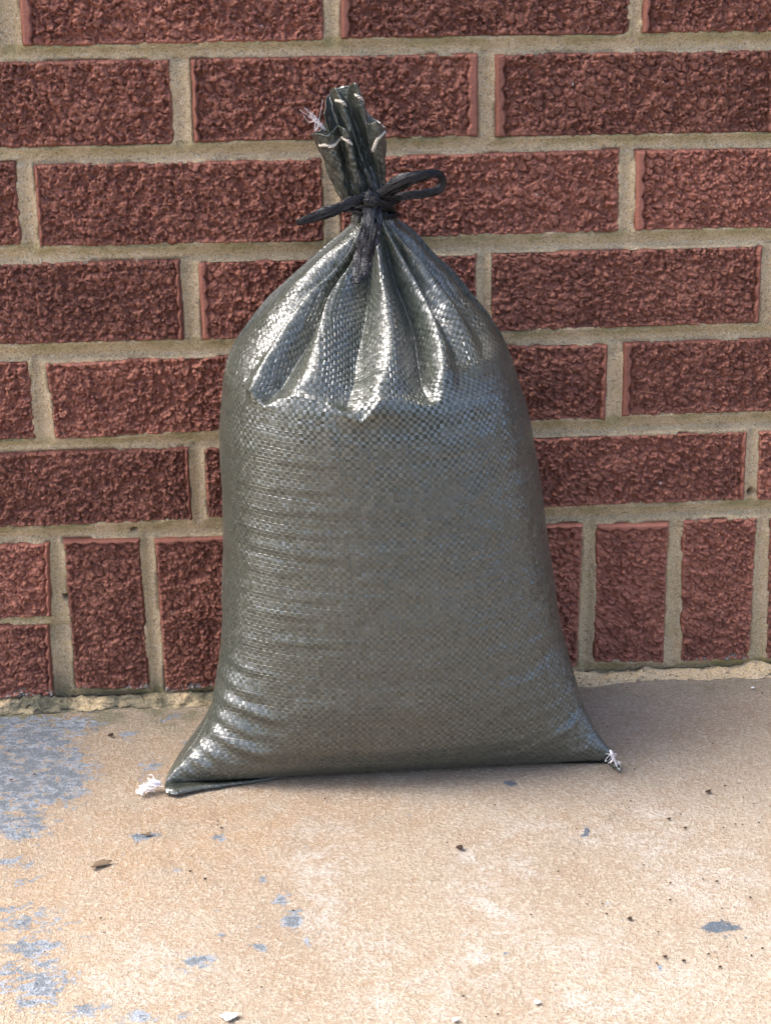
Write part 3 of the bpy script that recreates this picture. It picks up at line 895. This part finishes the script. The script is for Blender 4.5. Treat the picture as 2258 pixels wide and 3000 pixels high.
# --- the fill line: cloth above it is slack and falls back
LG = np.array([(-400, 560), (60, 590), (140, 650), (250, 748), (290, 818), (350, 778), (450, 772), (600, 800), (690, 858), (765, 890), (805, 858), (850, 800), (930, 775), (1030, 790), (1100, 808), (1180, 770), (1350, 690), (1500, 620), (2000, 560)], float)
yl = np.interp(k2x, LG[:, 0], LG[:, 1])
above = np.maximum(0, yl - k2y)
kn = np.interp(k2x, [0, 180, 290, 380, 560, 680, 770, 840, 930, 1040, 1100, 1180, 1400], [0, .35, 1, .75, .5, .8, 1, .55, .25, .3, .5, .2, 0])
D -= front * kn * .0075 * (1 - np.exp(-above / 60)) * np.exp(-above / 420)
D += front * kn * .0005 * np.exp(-((k2y - yl - 4) / 16) ** 2)
D -= front * kn * .0004 * np.exp(-((k2y - yl - 75) / 45) ** 2)


def ridge(poly, width, amp, c=None):
    """soft ridge along a traced line (source px); tapered ends; valley on its lower side"""
    P = catmull(poly, 40)
    best = np.full(qx.shape, 1e9); par = np.zeros(qx.shape); side = np.zeros(qx.shape)
    x0, x1 = P[:, 0].min() - 60, P[:, 0].max() + 60; y0, y1 = P[:, 1].min() - 60, P[:, 1].max() + 60
    m = (front > 0) & (qx > x0) & (qx < x1) & (qy > y0) & (qy < y1)
    a, b = qx[m], qy[m]
    bb = np.full(a.shape, 1e9); pp = np.zeros(a.shape); ss = np.zeros(a.shape)
    for i in range(len(P) - 1):
        e = P[i + 1] - P[i]; L = e @ e + 1e-9
        t_ = np.clip(((a - P[i, 0]) * e[0] + (b - P[i, 1]) * e[1]) / L, 0, 1)
        dx, dy = a - P[i, 0] - e[0] * t_, b - P[i, 1] - e[1] * t_
        d = dx * dx + dy * dy
        k = d < bb
        bb = np.where(k, d, bb); pp = np.where(k, (i + t_) / (len(P) - 1), pp); ss = np.where(k, np.sign(e[0] * dy - e[1] * dx), ss)
    d = np.sqrt(bb) * ss
    tp = sstep(0, .2, pp) * sstep(1, .65, pp)
    D[m] += amp * tp * (np.exp(-(d / width) ** 2) - .6 * np.exp(-((d - width * 1.7) / width) ** 2))


def c3(x, y): return (380 + x / 2.685, 1800 + y / 2.685)
def c5(x, y): return (900 + x / 1.7526, 1800 + y / 1.7526)
def c4(x, y): return (600 + x / 1.5857, 1150 + y / 1.5857)


for pts, w, a in [([(730, 100), (860, 180), (1000, 250), (1200, 300)], 14, .0010), ([(740, 300), (830, 370), (950, 440), (1100, 490)], 13, .0020),
                  ([(720, 460), (830, 560), (960, 630), (1150, 690)], 14, .0022), ([(680, 590), (770, 680), (920, 750), (1150, 830), (1300, 850)], 15, .0030),
                  ([(650, 740), (740, 830), (900, 920), (1100, 980)], 13, .0022), ([(600, 860), (700, 950), (850, 1040), (1060, 1110), (1250, 1130)], 15, .0032),
                  ([(500, 960), (590, 1060), (720, 1150), (900, 1240)], 12, .0016), ([(430, 1090), (520, 1150), (610, 1220), (690, 1300)], 14, .0026),
                  ([(380, 1180), (470, 1240), (560, 1310)], 10, .0016)]:
    ridge([c3(*p) for p in pts], w, a * .56)
for pts, w, a in [([(1425, 470), (1370, 560), (1270, 630), (1080, 710), (850, 780)], 10, .0022), ([(1480, 600), (1430, 690), (1300, 740), (1100, 780)], 10, .0016),
                  ([(1300, 180), (1220, 280), (1100, 350), (900, 400)], 14, .0012), ([(1390, 330), (1320, 440), (1180, 520), (950, 590)], 14, .0012),
                  ([(1240, 60), (1180, 150), (1040, 230)], 14, .0010), ([(1500, 660), (1540, 720)], 8, .0012)]:
    ridge([c5(*p) for p in pts], w, a * .3)
for pts, w, a in [([(150, 240), (300, 300), (500, 330), (700, 340)], 12, .0009), ([(130, 390), (250, 430), (480, 455), (740, 460)], 12, .0010), ([(140, 520), (300, 545), (560, 560), (800, 580)], 12, .0009),
                  ([(130, 590), (250, 630), (450, 660), (900, 665)], 12, .0010), ([(150, 670), (300, 720), (500, 760), (740, 775)], 13, .0012), ([(150, 770), (280, 820), (500, 870)], 12, .0010), ([(150, 890), (300, 930), (480, 960), (740, 970)], 12, .0010),
                  ([(180, 990), (350, 1030), (560, 1060)], 12, .0009), ([(130, 1120), (280, 1160), (520, 1170), (760, 1160)], 12, .0010)]:
    ridge([c4(*p) for p in pts], w, a * .5)
# --- gentle undulation everywhere + horizontal ripple on the left of the belly
uu = np.linspace(0, 1, NU)[:, None] + 0 * zz[None, :]
zg = zz[None, :] + 0 * uu
ang = th[:, None] + 0 * zg
D += .0022 * (fbm(ang * 1.6 + 3, zg * 22, 2, 3) - .5) * sstep(0.0, .03, zg)
D += .0009 * (fbm(ang * 3 + 3, zg * 75, 4, 3) - .5) * sstep(.01, .04, zg) * sstep(.30, .26, zg)
D += .0006 * (fbm(ang * 14, zg * 110, 5, 2) - .5) * sstep(.0, .02, zg)
# back pleats near the neck
bk = (1 - front) * sstep(.26, .33, zg)
D += bk * .004 * np.sin(ang * 16 + 3 * fbm(ang * 2, zg * 10, 1)) * sstep(.376, .35, zg) * .8 + bk * .001
fade = np.where(front > 0, np.clip(fw, 0, 1), 1)
Pb = B + N * (D * fade)[..., None]
Pb[..., 2] = np.maximum(Pb[..., 2], 0.0006)
# UV in tapes
TAPE = 0.0024
seg = np.linalg.norm(np.roll(Pb, -1, 0) - Pb, axis=2)
arc = np.cumsum(seg, 0) - seg
arc -= arc[NF // 2][None, :]
# smooth lateral drift of the arc origin
vseg = np.linalg.norm(np.diff(B, axis=1), axis=2); va = np.concatenate([np.zeros((NU, 1)), np.cumsum(vseg, 1)], 1)
uvb = np.stack([arc / TAPE + 500, va / TAPE + 200], -1)
# weft sags a little between the corners
uvb[..., 1] += .8 * np.sin(ang * 1.0)
# duplicate seam column so UVs do not wrap
Pc = np.concatenate([Pb, Pb[:1]], 0); uvc = np.concatenate([uvb, uvb[:1] + [[[(np.sum(seg, 0) / TAPE)[0], 0]]]], 0)
Fb = grid_faces(NU + 1, NV)
body = obj('bag_body', mesh_np('bag_body', Pc.reshape(-1, 3) - bag_c, Fb, uv=uvc.reshape(-1, 2)), WEAVE, bag)
# underside
foot = Pb[:, 0]; cc = foot.mean(0)
nfoot = len(foot) // 2 * 2
Vu = np.vstack([foot[:nfoot], cc])
k = np.arange(0, nfoot, 2)
Fu = np.stack([np.full(len(k), nfoot), k, (k + 1) % nfoot, (k + 2) % nfoot], -1)
obj('bag_base', mesh_np('bag_base', Vu - bag_c, Fu, uv=Vu[:, :2] / TAPE), WEAVE, bag)


# --- bottom seam flap tucked under the front edge, with its ears
def gp(dx, dy, z=0.0): return on_ground(dx * DS, dy * DS, z)


seamp = [gp(357, 1702, .003), gp(420, 1712, .0015), gp(560, 1712, .001), gp(700, 1706, .001), gp(900, 1696, .001), gp(1100, 1682, .001), gp(1250, 1668, .0015), gp(1310, 1660, .002), gp(1337, 1652, .004)]
path = catmull(seamp, 200)
path[:, 1] += .030 * np.interp(np.linspace(0, 1, 200), [0, .06, .40, .80, .97, 1], [0, 0, 1, 1, 0, 0])
wd = np.interp(np.linspace(0, 1, 200), [0, .03, .12, .2, .8, .93, 1], [.0045, .0055, .0040, .0022, .0015, .0035, .005])
prof = [(0.0, 0.0035), (-.4, .0045), (-1.0, .0022), (-1.05, .0012), (-.5, .0004), (.5, .0003), (1.6, .0008), (1.6, .0030)]
ns = len(prof)
Vs = np.zeros((200, ns, 3))
rg = np.random.default_rng(4)
ruff = .0016 * (fbm(np.linspace(0, 30, 200), np.zeros(200), 3, 3) - .5)
for j, (a_, b_) in enumerate(prof):
    Vs[:, j, 0] = path[:, 0]; Vs[:, j, 1] = path[:, 1] + a_ * wd + (ruff if a_ < -.9 else 0); Vs[:, j, 2] = b_ * (wd / .005).clip(.4, 1.1) + .0003
Fs = []
r_ = np.arange(199)
for j in range(ns):
    j2 = (j + 1) % ns
    Fs.append(np.stack([r_ * ns + j, r_ * ns + j2, (r_ + 1) * ns + j2, (r_ + 1) * ns + j], -1))
Fs = np.vstack(Fs + [np.array([[0, 1, 2, 3], [0, 3, 4, 7], [4, 5, 6, 7]])[:, ::-1], np.array([[0, 1, 2, 3], [0, 3, 4, 7], [4, 5, 6, 7]]) + 199 * ns])
Vs = Vs.reshape(-1, 3)
obj('bottom_seam', mesh_np('bottom_seam', Vs - bag_c, Fs, uv=np.stack([Vs[:, 0] / TAPE, Vs[:, 1] / TAPE + Vs[:, 2] / TAPE], -1)), WEAVE, bag)

# --- gathered mouth above the tie
YN = -0.060


def c1(x, y, dY=0.0): return on_y(800 + x / 2.775, 200 + y / 2.775, YN + dY * .001)


mouth = [(312, 532, -9), (340, 522, -20), (390, 528, -26), (440, 535, -27), (480, 505, -24), (518, 466, -15), (535, 462, -17), (560, 478, -26), (600, 500, -28), (622, 515, -21), (612, 470, -12),
         (560, 420, -6), (505, 370, -10), (470, 300, -8), (462, 185, -4), (485, 160, -11), (515, 156, -15), (545, 190, -12), (568, 235, 0), (600, 215, 2), (622, 140, -4), (640, 120, -12), (668, 116, -15), (692, 135, -13), (708, 200, -4),
         (735, 320, 0), (760, 395, -6), (770, 440, -14), (800, 446, -21), (840, 432, -23), (880, 458, -18), (914, 492, -8),
         (905, 480, 4), (860, 430, 9), (780, 380, 12), (730, 260, 12), (690, 150, 10), (620, 135, 12), (540, 150, 13), (470, 190, 12), (440, 235, 8), (428, 300, 2), (414, 380, -2), (420, 440, 4), (380, 500, 6), (330, 520, 2)]
NM = 360
mo = catmull([c1(*p) for p in mouth] + [c1(*mouth[0])], NM + 1)[:-1]
# lower ring: tight and fluted, order follows the mouth
ctr = c1(812, 1085, 0)
tot = np.concatenate([[0], np.cumsum(np.linalg.norm(np.diff(np.vstack([mo, mo[:1]]), axis=0), axis=1))])
angN = np.pi - 2 * np.pi * 0 + 0
ang0 = math.atan2(-(mo[0] - ctr)[1], (mo[0] - ctr)[0])
# place each neck point by blending mouth direction with an even turn round the bundle
even = np.pi + 2 * np.pi * tot[:-1] / tot[-1]
radn = .0105 + .0022 * np.sin(even * 9) + .0012 * np.sin(even * 17 + 1)
nk = np.stack([ctr[0] + radn * 1.15 * np.cos(even), ctr[1] + radn * np.sin(even), np.full(NM, ctr[2] - .012)], -1)
NR = 80
tq = np.linspace(0, 1, NR)
tw_ = tq ** 1.08
Lf = nk[:, None, :] * (1 - tw_)[None, :, None] + mo[:, None, :] * tw_[None, :, None]
# bundle stays tight just above the tie
squeeze = 1 - .30 * np.exp(-((tq - .14) / .12) ** 2)
axis_ = np.array([ctr[0], ctr[1], 0])
axp = Lf.mean(0)
Lf[..., 0] = axp[None, :, 0] + (Lf[..., 0] - axp[None, :, 0]) * squeeze[None, :]
Lf[..., 1] = axp[None, :, 1] + (Lf[..., 1] - axp[None, :, 1]) * squeeze[None, :]
Nn = normals(Lf)
ui = np.linspace(0, 1, NM)[:, None]; vi = tq[None, :]
crm = .0036 * (fbm(ui * 46, vi * 4 + ui * 0, 2, 3) - .5) * np.sin(np.pi * np.clip(vi * 1.1, 0, 1)) + .0022 * (fbm(ui * 70, vi * 13, 4, 3) - .5)
Lf = Lf + Nn * crm[..., None]
ul = np.concatenate([tot[:-1]])[:, None] / TAPE + 0 * vi
vl = np.cumsum(np.concatenate([np.zeros((NM, 1)), np.linalg.norm(np.diff(Lf, axis=1), axis=2)], 1), 1)
vl = (vl - vl[:, -1:]) / TAPE
Lc = np.concatenate([Lf, Lf[:1]], 0)
uvl = np.stack([ul, vl], -1); uvl = np.concatenate([uvl, uvl[:1] + [tot[-1] / TAPE, 0]], 0)
# inner skin, 0.5 mm inside, so the cloth has thickness
Nn = normals(Lf); sgn = -1.0
In = Lf + Nn * .0005
Ic = np.concatenate([In, In[:1]], 0)
nO = (NM + 1) * NR
Fo = grid_faces(NM + 1, NR); Fi = grid_faces(NM + 1, NR, off=nO)[:, ::-1]
rim = np.arange(NM) * NR + NR - 1
Frim = np.stack([rim, rim + NR, rim + NR + nO, rim + nO], -1)
mouth_o = obj('gathered_mouth', mesh_np('gathered_mouth', np.vstack([Lc.reshape(-1, 3), Ic.reshape(-1, 3)]) - bag_c, np.vstack([Fo, Fi, Frim]), uv=np.vstack([uvl.reshape(-1, 2)] * 2)), WEAVE, bag)
mouth_o['label'] = 'crumpled open end of the bag flaring above the tie'


# --- threads
def twist_thread(P, r=.0006, hr=.00055, pitch=.0042, seed=0):
    L = np.concatenate([[0], np.cumsum(np.linalg.norm(np.diff(P, axis=0), axis=1))])
    n = max(24, int(L[-1] / .0004))
    s = np.linspace(0, L[-1], n)
    Q = np.stack([np.interp(s, L, P[:, i]) for i in range(3)], -1)
    T = np.gradient(Q, axis=0); T /= np.linalg.norm(T, axis=1)[:, None]
    W = np.cross(T, [0, 1, .3]); W /= np.linalg.norm(W, axis=1)[:, None] + 1e-9; Nn_ = np.cross(W, T)
    out = []
    for k in range(2):
        a = 2 * np.pi * s / pitch + np.pi * k + 1.5 * vnoise(s * 300, s * 0, seed)
        h = hr * (1 + .5 * (vnoise(s * 500, s * 0 + k, seed + 1) - .5))
        C = Q + W * (h * np.cos(a))[:, None] + Nn_ * (h * np.sin(a))[:, None]
        out.append(sweep(C, r * (.8 + .5 * vnoise(s * 700, s * 0 + 5 + k, seed)), 6))
    return join(out)


def mouth_run(i0, i1, drop, lift=.0009):
    """row of the mouth surface a given distance (m) below the rim between two rim points"""
    a = int(i0 / len(mouth) * NM); b = int(i1 / len(mouth) * NM)
    out = []
    for i in range(a, b):
        d = np.cumsum(np.linalg.norm(np.diff(Lf[i, ::-1], axis=0), axis=1))
        dr = drop if np.isscalar(drop) else np.interp((i - a) / max(1, b - a - 1), [0, 1], drop)
        j = np.searchsorted(d, dr)
        j = min(j, NR - 2)
        p = Lf[i, NR - 1 - j]
        toc = CAM - p; toc /= np.linalg.norm(toc)
        out.append(p + toc * lift)
    P = np.array(out)
    k = 3
    w = np.ones(2 * k + 1) / (2 * k + 1)
    return np.stack([np.convolve(np.pad(P[:, i], k, mode='edge'), w, mode='valid') for i in range(3)], -1)


for i0, i1, dr, sd_ in ((.6, 9.2, (.0095, .0085), 1), (14.6, 17.4, (.0085, .0095), 2), (20.8, 24.2, (.0085, .010), 3), (27.6, 31.0, (.020, .0025), 4)):
    V, F = twist_thread(mouth_run(i0, i1, dr), seed=sd_)
    o = obj('stitch_thread', mesh_np('stitch_thread', V - bag_c, F), THREAD, bag)


def tuft(center, dirs, n, length, spread, rad, seed, curl=.35):
    rg = np.random.default_rng(seed); parts = []
    center = np.asarray(center)
    for i in range(n):
        d = np.asarray(dirs, float) + rg.normal(0, spread, 3); d /= np.linalg.norm(d)
        L = length * rg.uniform(.5, 1.1)
        s = np.linspace(0, 1, 16)[:, None]
        a = rg.normal(0, 1, 3); b = rg.normal(0, 1, 3)
        P = center + rg.normal(0, .0007, 3) + d * L * s + curl * L * (a * np.sin(s * rg.uniform(2, 7)) * s + b * s * s * .6) * .5
        P[:, 2] = np.maximum(P[:, 2], .0006)
        parts.append(sweep(P, rad * np.linspace(1, .55, 16), 5))
    return join(parts)


V, F = tuft(c1(425, 500, -6), (-.75, -.25, .8), 10, .019, .09, .00020, 2, .25)
V2, F2 = tuft(c1(345, 505, -10), (-.05, -.1, 1.), 6, .013, .22, .00014, 3, .5)
V, F = join([(V, F), (V2, F2)])
obj('thread_tuft', mesh_np('thread_tuft', V - bag_c, F), FLUFF, bag)['label'] = 'pale pinkish frayed thread sticking out of the mouth'

# curly white end at the left foot
def curly(c0, n, rad, L, seed, r=.0005):
    """loose curls of cotton yarn in a small clump"""
    rg = np.random.default_rng(seed); parts = []
    for i in range(n):
        a = np.linspace(0, 2 * np.pi * L * rg.uniform(.8, 1.5), 60) + rg.uniform(0, 6.28)
        ra, rb = rad * rg.uniform(.35, .9, 2)
        ax = rg.normal(0, 1, (2, 3)) * [1, .8, .7]; ax /= np.linalg.norm(ax, axis=1)[:, None]
        dr = rg.normal(0, 1, 3) * [1, .6, .4]
        P = np.asarray(c0) + rg.normal(0, .25, 3) * rad + ra * np.cos(a)[:, None] * ax[0] + rb * np.sin(a)[:, None] * ax[1] + dr * rad * np.linspace(-.6, .6, 60)[:, None]
        P[:, 2] = np.maximum(P[:, 2], r * 1.1)
        parts.append(sweep(P, np.full(60, r * rg.uniform(.7, 1.1)), 6))
    return join(parts)


V, F = curly(gp(314, 1704, .0035), 6, .0050, 1.0, 7, .00042)
V2, F2 = curly(gp(324, 1698, .005), 12, .0048, .8, 8, .00016)
V3, F3 = tuft(gp(345, 1692, .006), (-1., .05, .05), 26, .011, .22, .00028, 9, .5)
V, F = join([(V, F), (V2, F2), (V3, F3)])
obj('thread_tuft', mesh_np('thread_tuft', V - bag_c, F), FLUFF, bag)['label'] = 'curly white thread end at the left foot corner'
pts = [gp(1318, 1648, .006), gp(1324, 1640, .010), gp(1322, 1626, .016), gp(1318, 1622, .020), gp(1321, 1630, .019), gp(1328, 1644, .010), gp(1332, 1656, .004)]
V, F = twist_thread(catmull(pts, 90), .00042, .0003, .005, 11)
V2, F2 = curly(gp(1321, 1634, .009), 4, .0045, .5, 12, .00016)
V3, F3 = curly(gp(1332, 1652, .003), 6, .0035, .6, 13, .00014)
V, F = join([(V, F), (V2, F2), (V3, F3)])
obj('thread_tuft', mesh_np('thread_tuft', V - bag_c, F), FLUFF, bag)['label'] = 'knotted white thread at the right foot corner'

# --- tie cord: crumpled flat tape wrapped twice, half bow to the right, two tails


def cord(path, wid, flat, seed, n=110, ns=64, ridge_=.42, twist=0.0, wdir=None):
    P = catmull(path, n)
    w = .88 * np.interp(np.linspace(0, 1, n), np.linspace(0, 1, len(wid)), wid)
    jit = .0005 * np.stack([vnoise(np.linspace(0, 14, n), np.full(n, k_ + .5), seed) - .5 for k_ in range(3)], -1)
    return sweep(P + jit, w, ns, wdir=wdir, flat=flat, ridge=ridge_, seed=seed, twist=twist)


def cord_uv(parts, seed=0):
    """around / along coordinates for swept tapes (n rings of 64 + two caps each)"""
    out = []
    for V, F in parts:
        n = (len(V) - 2) // NSC
        k = np.tile(np.arange(NSC) / NSC, n); r = np.repeat(np.arange(n), NSC)
        L = np.concatenate([[0], np.cumsum(np.linalg.norm(np.diff(V[:n * NSC].reshape(n, NSC, 3).mean(1), axis=0), axis=1))])
        uv = np.stack([np.abs(2 * k - 1) * 6, L[r] * 60 + 3.3 * seed], -1)
        out.append(np.vstack([uv, [[0, 0], [0, 0]]])); seed += 1
    return np.vstack(out)


NSC = 64


wr = []
for k, (dz, tlt, rx, ry) in enumerate(((.0035, .10, .0142, .0130), (-.0025, -.12, .0138, .0126))):
    a = np.linspace(0, 2 * np.pi, 14)
    wr.append(cord(np.stack([ctr[0] + .0005 + rx * np.cos(a), ctr[1] + ry * np.sin(a), ctr[2] - .004 + dz + tlt * rx * np.cos(a)], -1), [.0036] * 5, .45, 20 + k, 120, 64, .35, wdir=np.array([0, 0.2, 1.0])))
UVc = cord_uv(wr); V, F = join(wr)
tie = obj('tie_cord', mesh_np('tie_cord', V - bag_c, F, uv=UVc), CORD, bag)
tie['label'] = 'dark crumpled tape cord tied in a half bow'
DY = -18
V, F = cord([c1(735, 1075, DY), c1(755, 1062, DY - 2), c1(790, 1058, DY - 3), c1(830, 1075, DY - 3), c1(880, 1100, DY), c1(935, 1140, DY + 6), c1(965, 1180, DY + 14)], [.0028, .0042, .0046, .0042, .0038, .0034, .0028], .5, 31, 90)
V2, F2 = cord([c1(800, 1000, DY + 3), c1(800, 1040, DY - 4), c1(792, 1090, DY - 4), c1(790, 1140, DY - 2)], [.0030, .0040, .0046, .0042], .5, 32, 60)
UVc = cord_uv([(V, F), (V2, F2)], 3); V, F = join([(V, F), (V2, F2)])
obj('knot', mesh_np('knot', V - bag_c, F, uv=UVc), CORD, tie)
V, F = cord([c1(800, 1050, DY - 1), c1(880, 1020, DY - 4), c1(980, 955, DY - 8), c1(1100, 905, DY - 12), c1(1230, 868, DY - 12), c1(1330, 858, DY - 8), c1(1368, 885, DY - 5), c1(1372, 940, DY - 3), c1(1330, 990, DY - 3), c1(1220, 1020, DY - 4), c1(1100, 1030, DY - 3), c1(980, 1045, DY), c1(880, 1055, DY + 4)],
            [.0026, .0036, .0044, .0042, .0034, .0026, .0024, .0024, .0026, .0026, .0026, .0026, .0024], .27, 33, 190)
obj('loop', mesh_np('loop', V - bag_c, F, uv=cord_uv([(V, F)], 6)), CORD, tie)
V, F = cord([c1(790, 1040, DY - 2), c1(720, 1055, DY - 3), c1(640, 1090, DY - 5), c1(540, 1135, DY - 6), c1(430, 1175, DY - 6), c1(320, 1212, DY - 5), c1(190, 1256, DY - 4)], [.0026, .0030, .0034, .0034, .0036, .0028, .0019], .27, 34, 130)
obj('tail', mesh_np('tail', V - bag_c, F, uv=cord_uv([(V, F)], 7)), CORD, tie)
V, F = cord([c1(790, 1110, DY - 3), c1(785, 1200, DY - 6), c1(770, 1300, DY - 12), c1(735, 1430, DY - 24), c1(705, 1560, DY - 36), c1(685, 1690, DY - 46), c1(680, 1745, DY - 50)], [.0038, .0042, .0042, .0040, .0036, .0030, .0024], .27, 35, 130)
V2, F2 = cord([c1(830, 1130, DY - 1), c1(840, 1220, DY - 5), c1(815, 1320, DY - 12), c1(785, 1450, DY - 24), c1(760, 1570, DY - 36), c1(728, 1680, DY - 44), c1(712, 1720, DY - 47)], [.0034, .0038, .0040, .0038, .0034, .0028, .0020], .27, 36, 130)
UVc = cord_uv([(V, F), (V2, F2)], 9); V, F = join([(V, F), (V2, F2)])
obj('tail', mesh_np('tail', V - bag_c, F, uv=UVc), CORD, tie)

# ------------------------------------------------------------------ small debris
def flake(dx, dy, L, W, T, mat, seed, name, label, cat, rot=0.0, group=None, curl=.3):
    rg = np.random.default_rng(seed); c = gp(dx, dy)
    nr, na = 5, 18
    V = []
    a = np.linspace(0, 2 * np.pi, na, endpoint=False)
    out = 1 + .30 * (rg.random(na) - .5) + .25 * np.sin(a * 3 + seed)
    for sgn in (1, -1):
        for i in range(nr):
            r = (i + 1) / nr
            x = r * out * np.cos(a) * L / 2; y = r * out * np.sin(a) * W / 2
            z = T * .5 * sgn * (1 - r ** 4 * .9) + curl * W * (r * np.sin(a + 1)) ** 2 + .12 * W * (rg.random(na) - .5) * (i > 1)
            V.append(np.stack([x * math.cos(rot) - y * math.sin(rot), x * math.sin(rot) + y * math.cos(rot), z], -1))
    V = np.vstack(V)
    F = []
    for s_ in (0, nr):
        for i in range(nr - 1):
            for k in range(na):
                q = [(s_ + i) * na + k, (s_ + i) * na + (k + 1) % na, (s_ + i + 1) * na + (k + 1) % na, (s_ + i + 1) * na + k]
                F.append(q[::-1] if s_ == 0 else q)
        for k in range(0, na // 2 - 1):
            q = [s_ * na + k, s_ * na + k + 1, s_ * na + na - 2 - k, s_ * na + na - 1 - k]
            F.append(q if s_ == 0 else q[::-1])
    for k in range(na):
        F.append([(nr - 1) * na + k, (nr - 1) * na + (k + 1) % na, (2 * nr - 1) * na + (k + 1) % na, (2 * nr - 1) * na + k][::-1])
    V[:, 2] -= V[:, 2].min()
    o = obj(name, mesh_np(name, V, np.array(F)), mat)
    o.location = (c[0], c[1], 0.0)
    return tag(o, label, cat, group)


LEAF = mat_simple('dead_leaf', (0.16, 0.11, 0.065), .8, .3, 700, .5, .3)
SOIL = mat_simple('dark_soil', (0.055, 0.032, 0.022), .9, .2, 900, .5, .4)
CHIP = mat_simple('white_chip', (0.78, 0.77, 0.75), .8, .3, 600, .15, .2)
flake(215, 1870, .0135, .0055, .0008, LEAF, 3, 'leaf_fragment', 'brown dead leaf scrap on the concrete, left of centre', 'leaf', .5, curl=.25)
flake(317, 1804, .006, .0028, .0007, LEAF, 5, 'leaf_fragment', 'small greenish leaf scrap below the left foot of the sandbag', 'leaf', .2)
flake(993, 1834, .0042, .0036, .0022, SOIL, 6, 'soil_crumb', 'dark brown crumb of soil in front of the middle of the sandbag', 'crumb', .3, curl=0)
flake(494, 2200, .0085, .0060, .0016, CHIP, 7, 'white_chip', 'white chip on the floor at the bottom edge, left of centre', 'chip', .1, curl=.05)
flake(983, 2206, .0042, .0026, .0012, CHIP, 8, 'white_chip', 'white chip on the floor at the bottom edge, right of centre', 'chip', .3, curl=.05)
flake(1160, 2168, .0034, .0030, .0012, CHIP, 9, 'white_chip', 'small white chip on the bare concrete at lower right', 'chip', .3, curl=.05)
flake(1625, 1487, .0028, .0018, .0010, CHIP, 10, 'white_chip', 'tiny white chip near the wall foot at far right', 'chip', .3, curl=.05)
flake(240, 1591, .0036, .0030, .0022, SOIL, 12, 'soil_crumb', 'dark crumb beside the grey paint left of the sandbag', 'crumb', .3, curl=0)
flake(1530, 1712, .0040, .0026, .0014, SOIL, 13, 'soil_crumb', 'dark crumb on the concrete right of the sandbag', 'crumb', .6, curl=0)
# loose grit nobody could count
rg = np.random.default_rng(21); parts = []
spots = [(470, 1775), (478, 1790), (470, 1783), (411, 1883), (443, 1900), (218, 1984), (1480, 1790), (1436, 2068), (1476, 2077), (1448, 1945), (1548, 1905), (1620, 1940), (1562, 1789), (1646, 2050), (1555, 2090), (1445, 1770), (1470, 1760), (1390, 1870), (1240, 1845), (1360, 1985), (1310, 1975)]
spots += [(rg.uniform(0, 1665), rg.uniform(1560, 2210)) for _ in range(60)] + [(rg.uniform(1350, 1665), rg.uniform(1480, 2100)) for _ in range(30)]
for i, (dx, dy) in enumerate(spots):
    c = gp(dx, dy)
    if -.16 < c[0] < .17 and c[1] > -.15: continue
    r = rg.uniform(.0006, .0014) if i < 21 else rg.uniform(.0003, .0008)
    oct_ = np.array([(1, 0, 0), (0, 1, 0), (-1, 0, 0), (0, -1, 0), (.6, .6, .8), (-.6, .6, .8), (-.6, -.6, .8), (.6, -.6, .8)]) * rg.uniform(.6, 1.3, (8, 3)) * r
    parts.append((oct_ * [1.3, 1, .8] + c, np.array([(0, 1, 5, 4), (1, 2, 6, 5), (2, 3, 7, 6), (3, 0, 4, 7), (4, 5, 6, 7)])))
V, F = join(parts)
grit = obj('grit', mesh_np('grit', V, F, smooth=False), SOIL)
grit['kind'] = 'stuff'; tag(grit, 'loose dark grit scattered over the floor', 'grit')
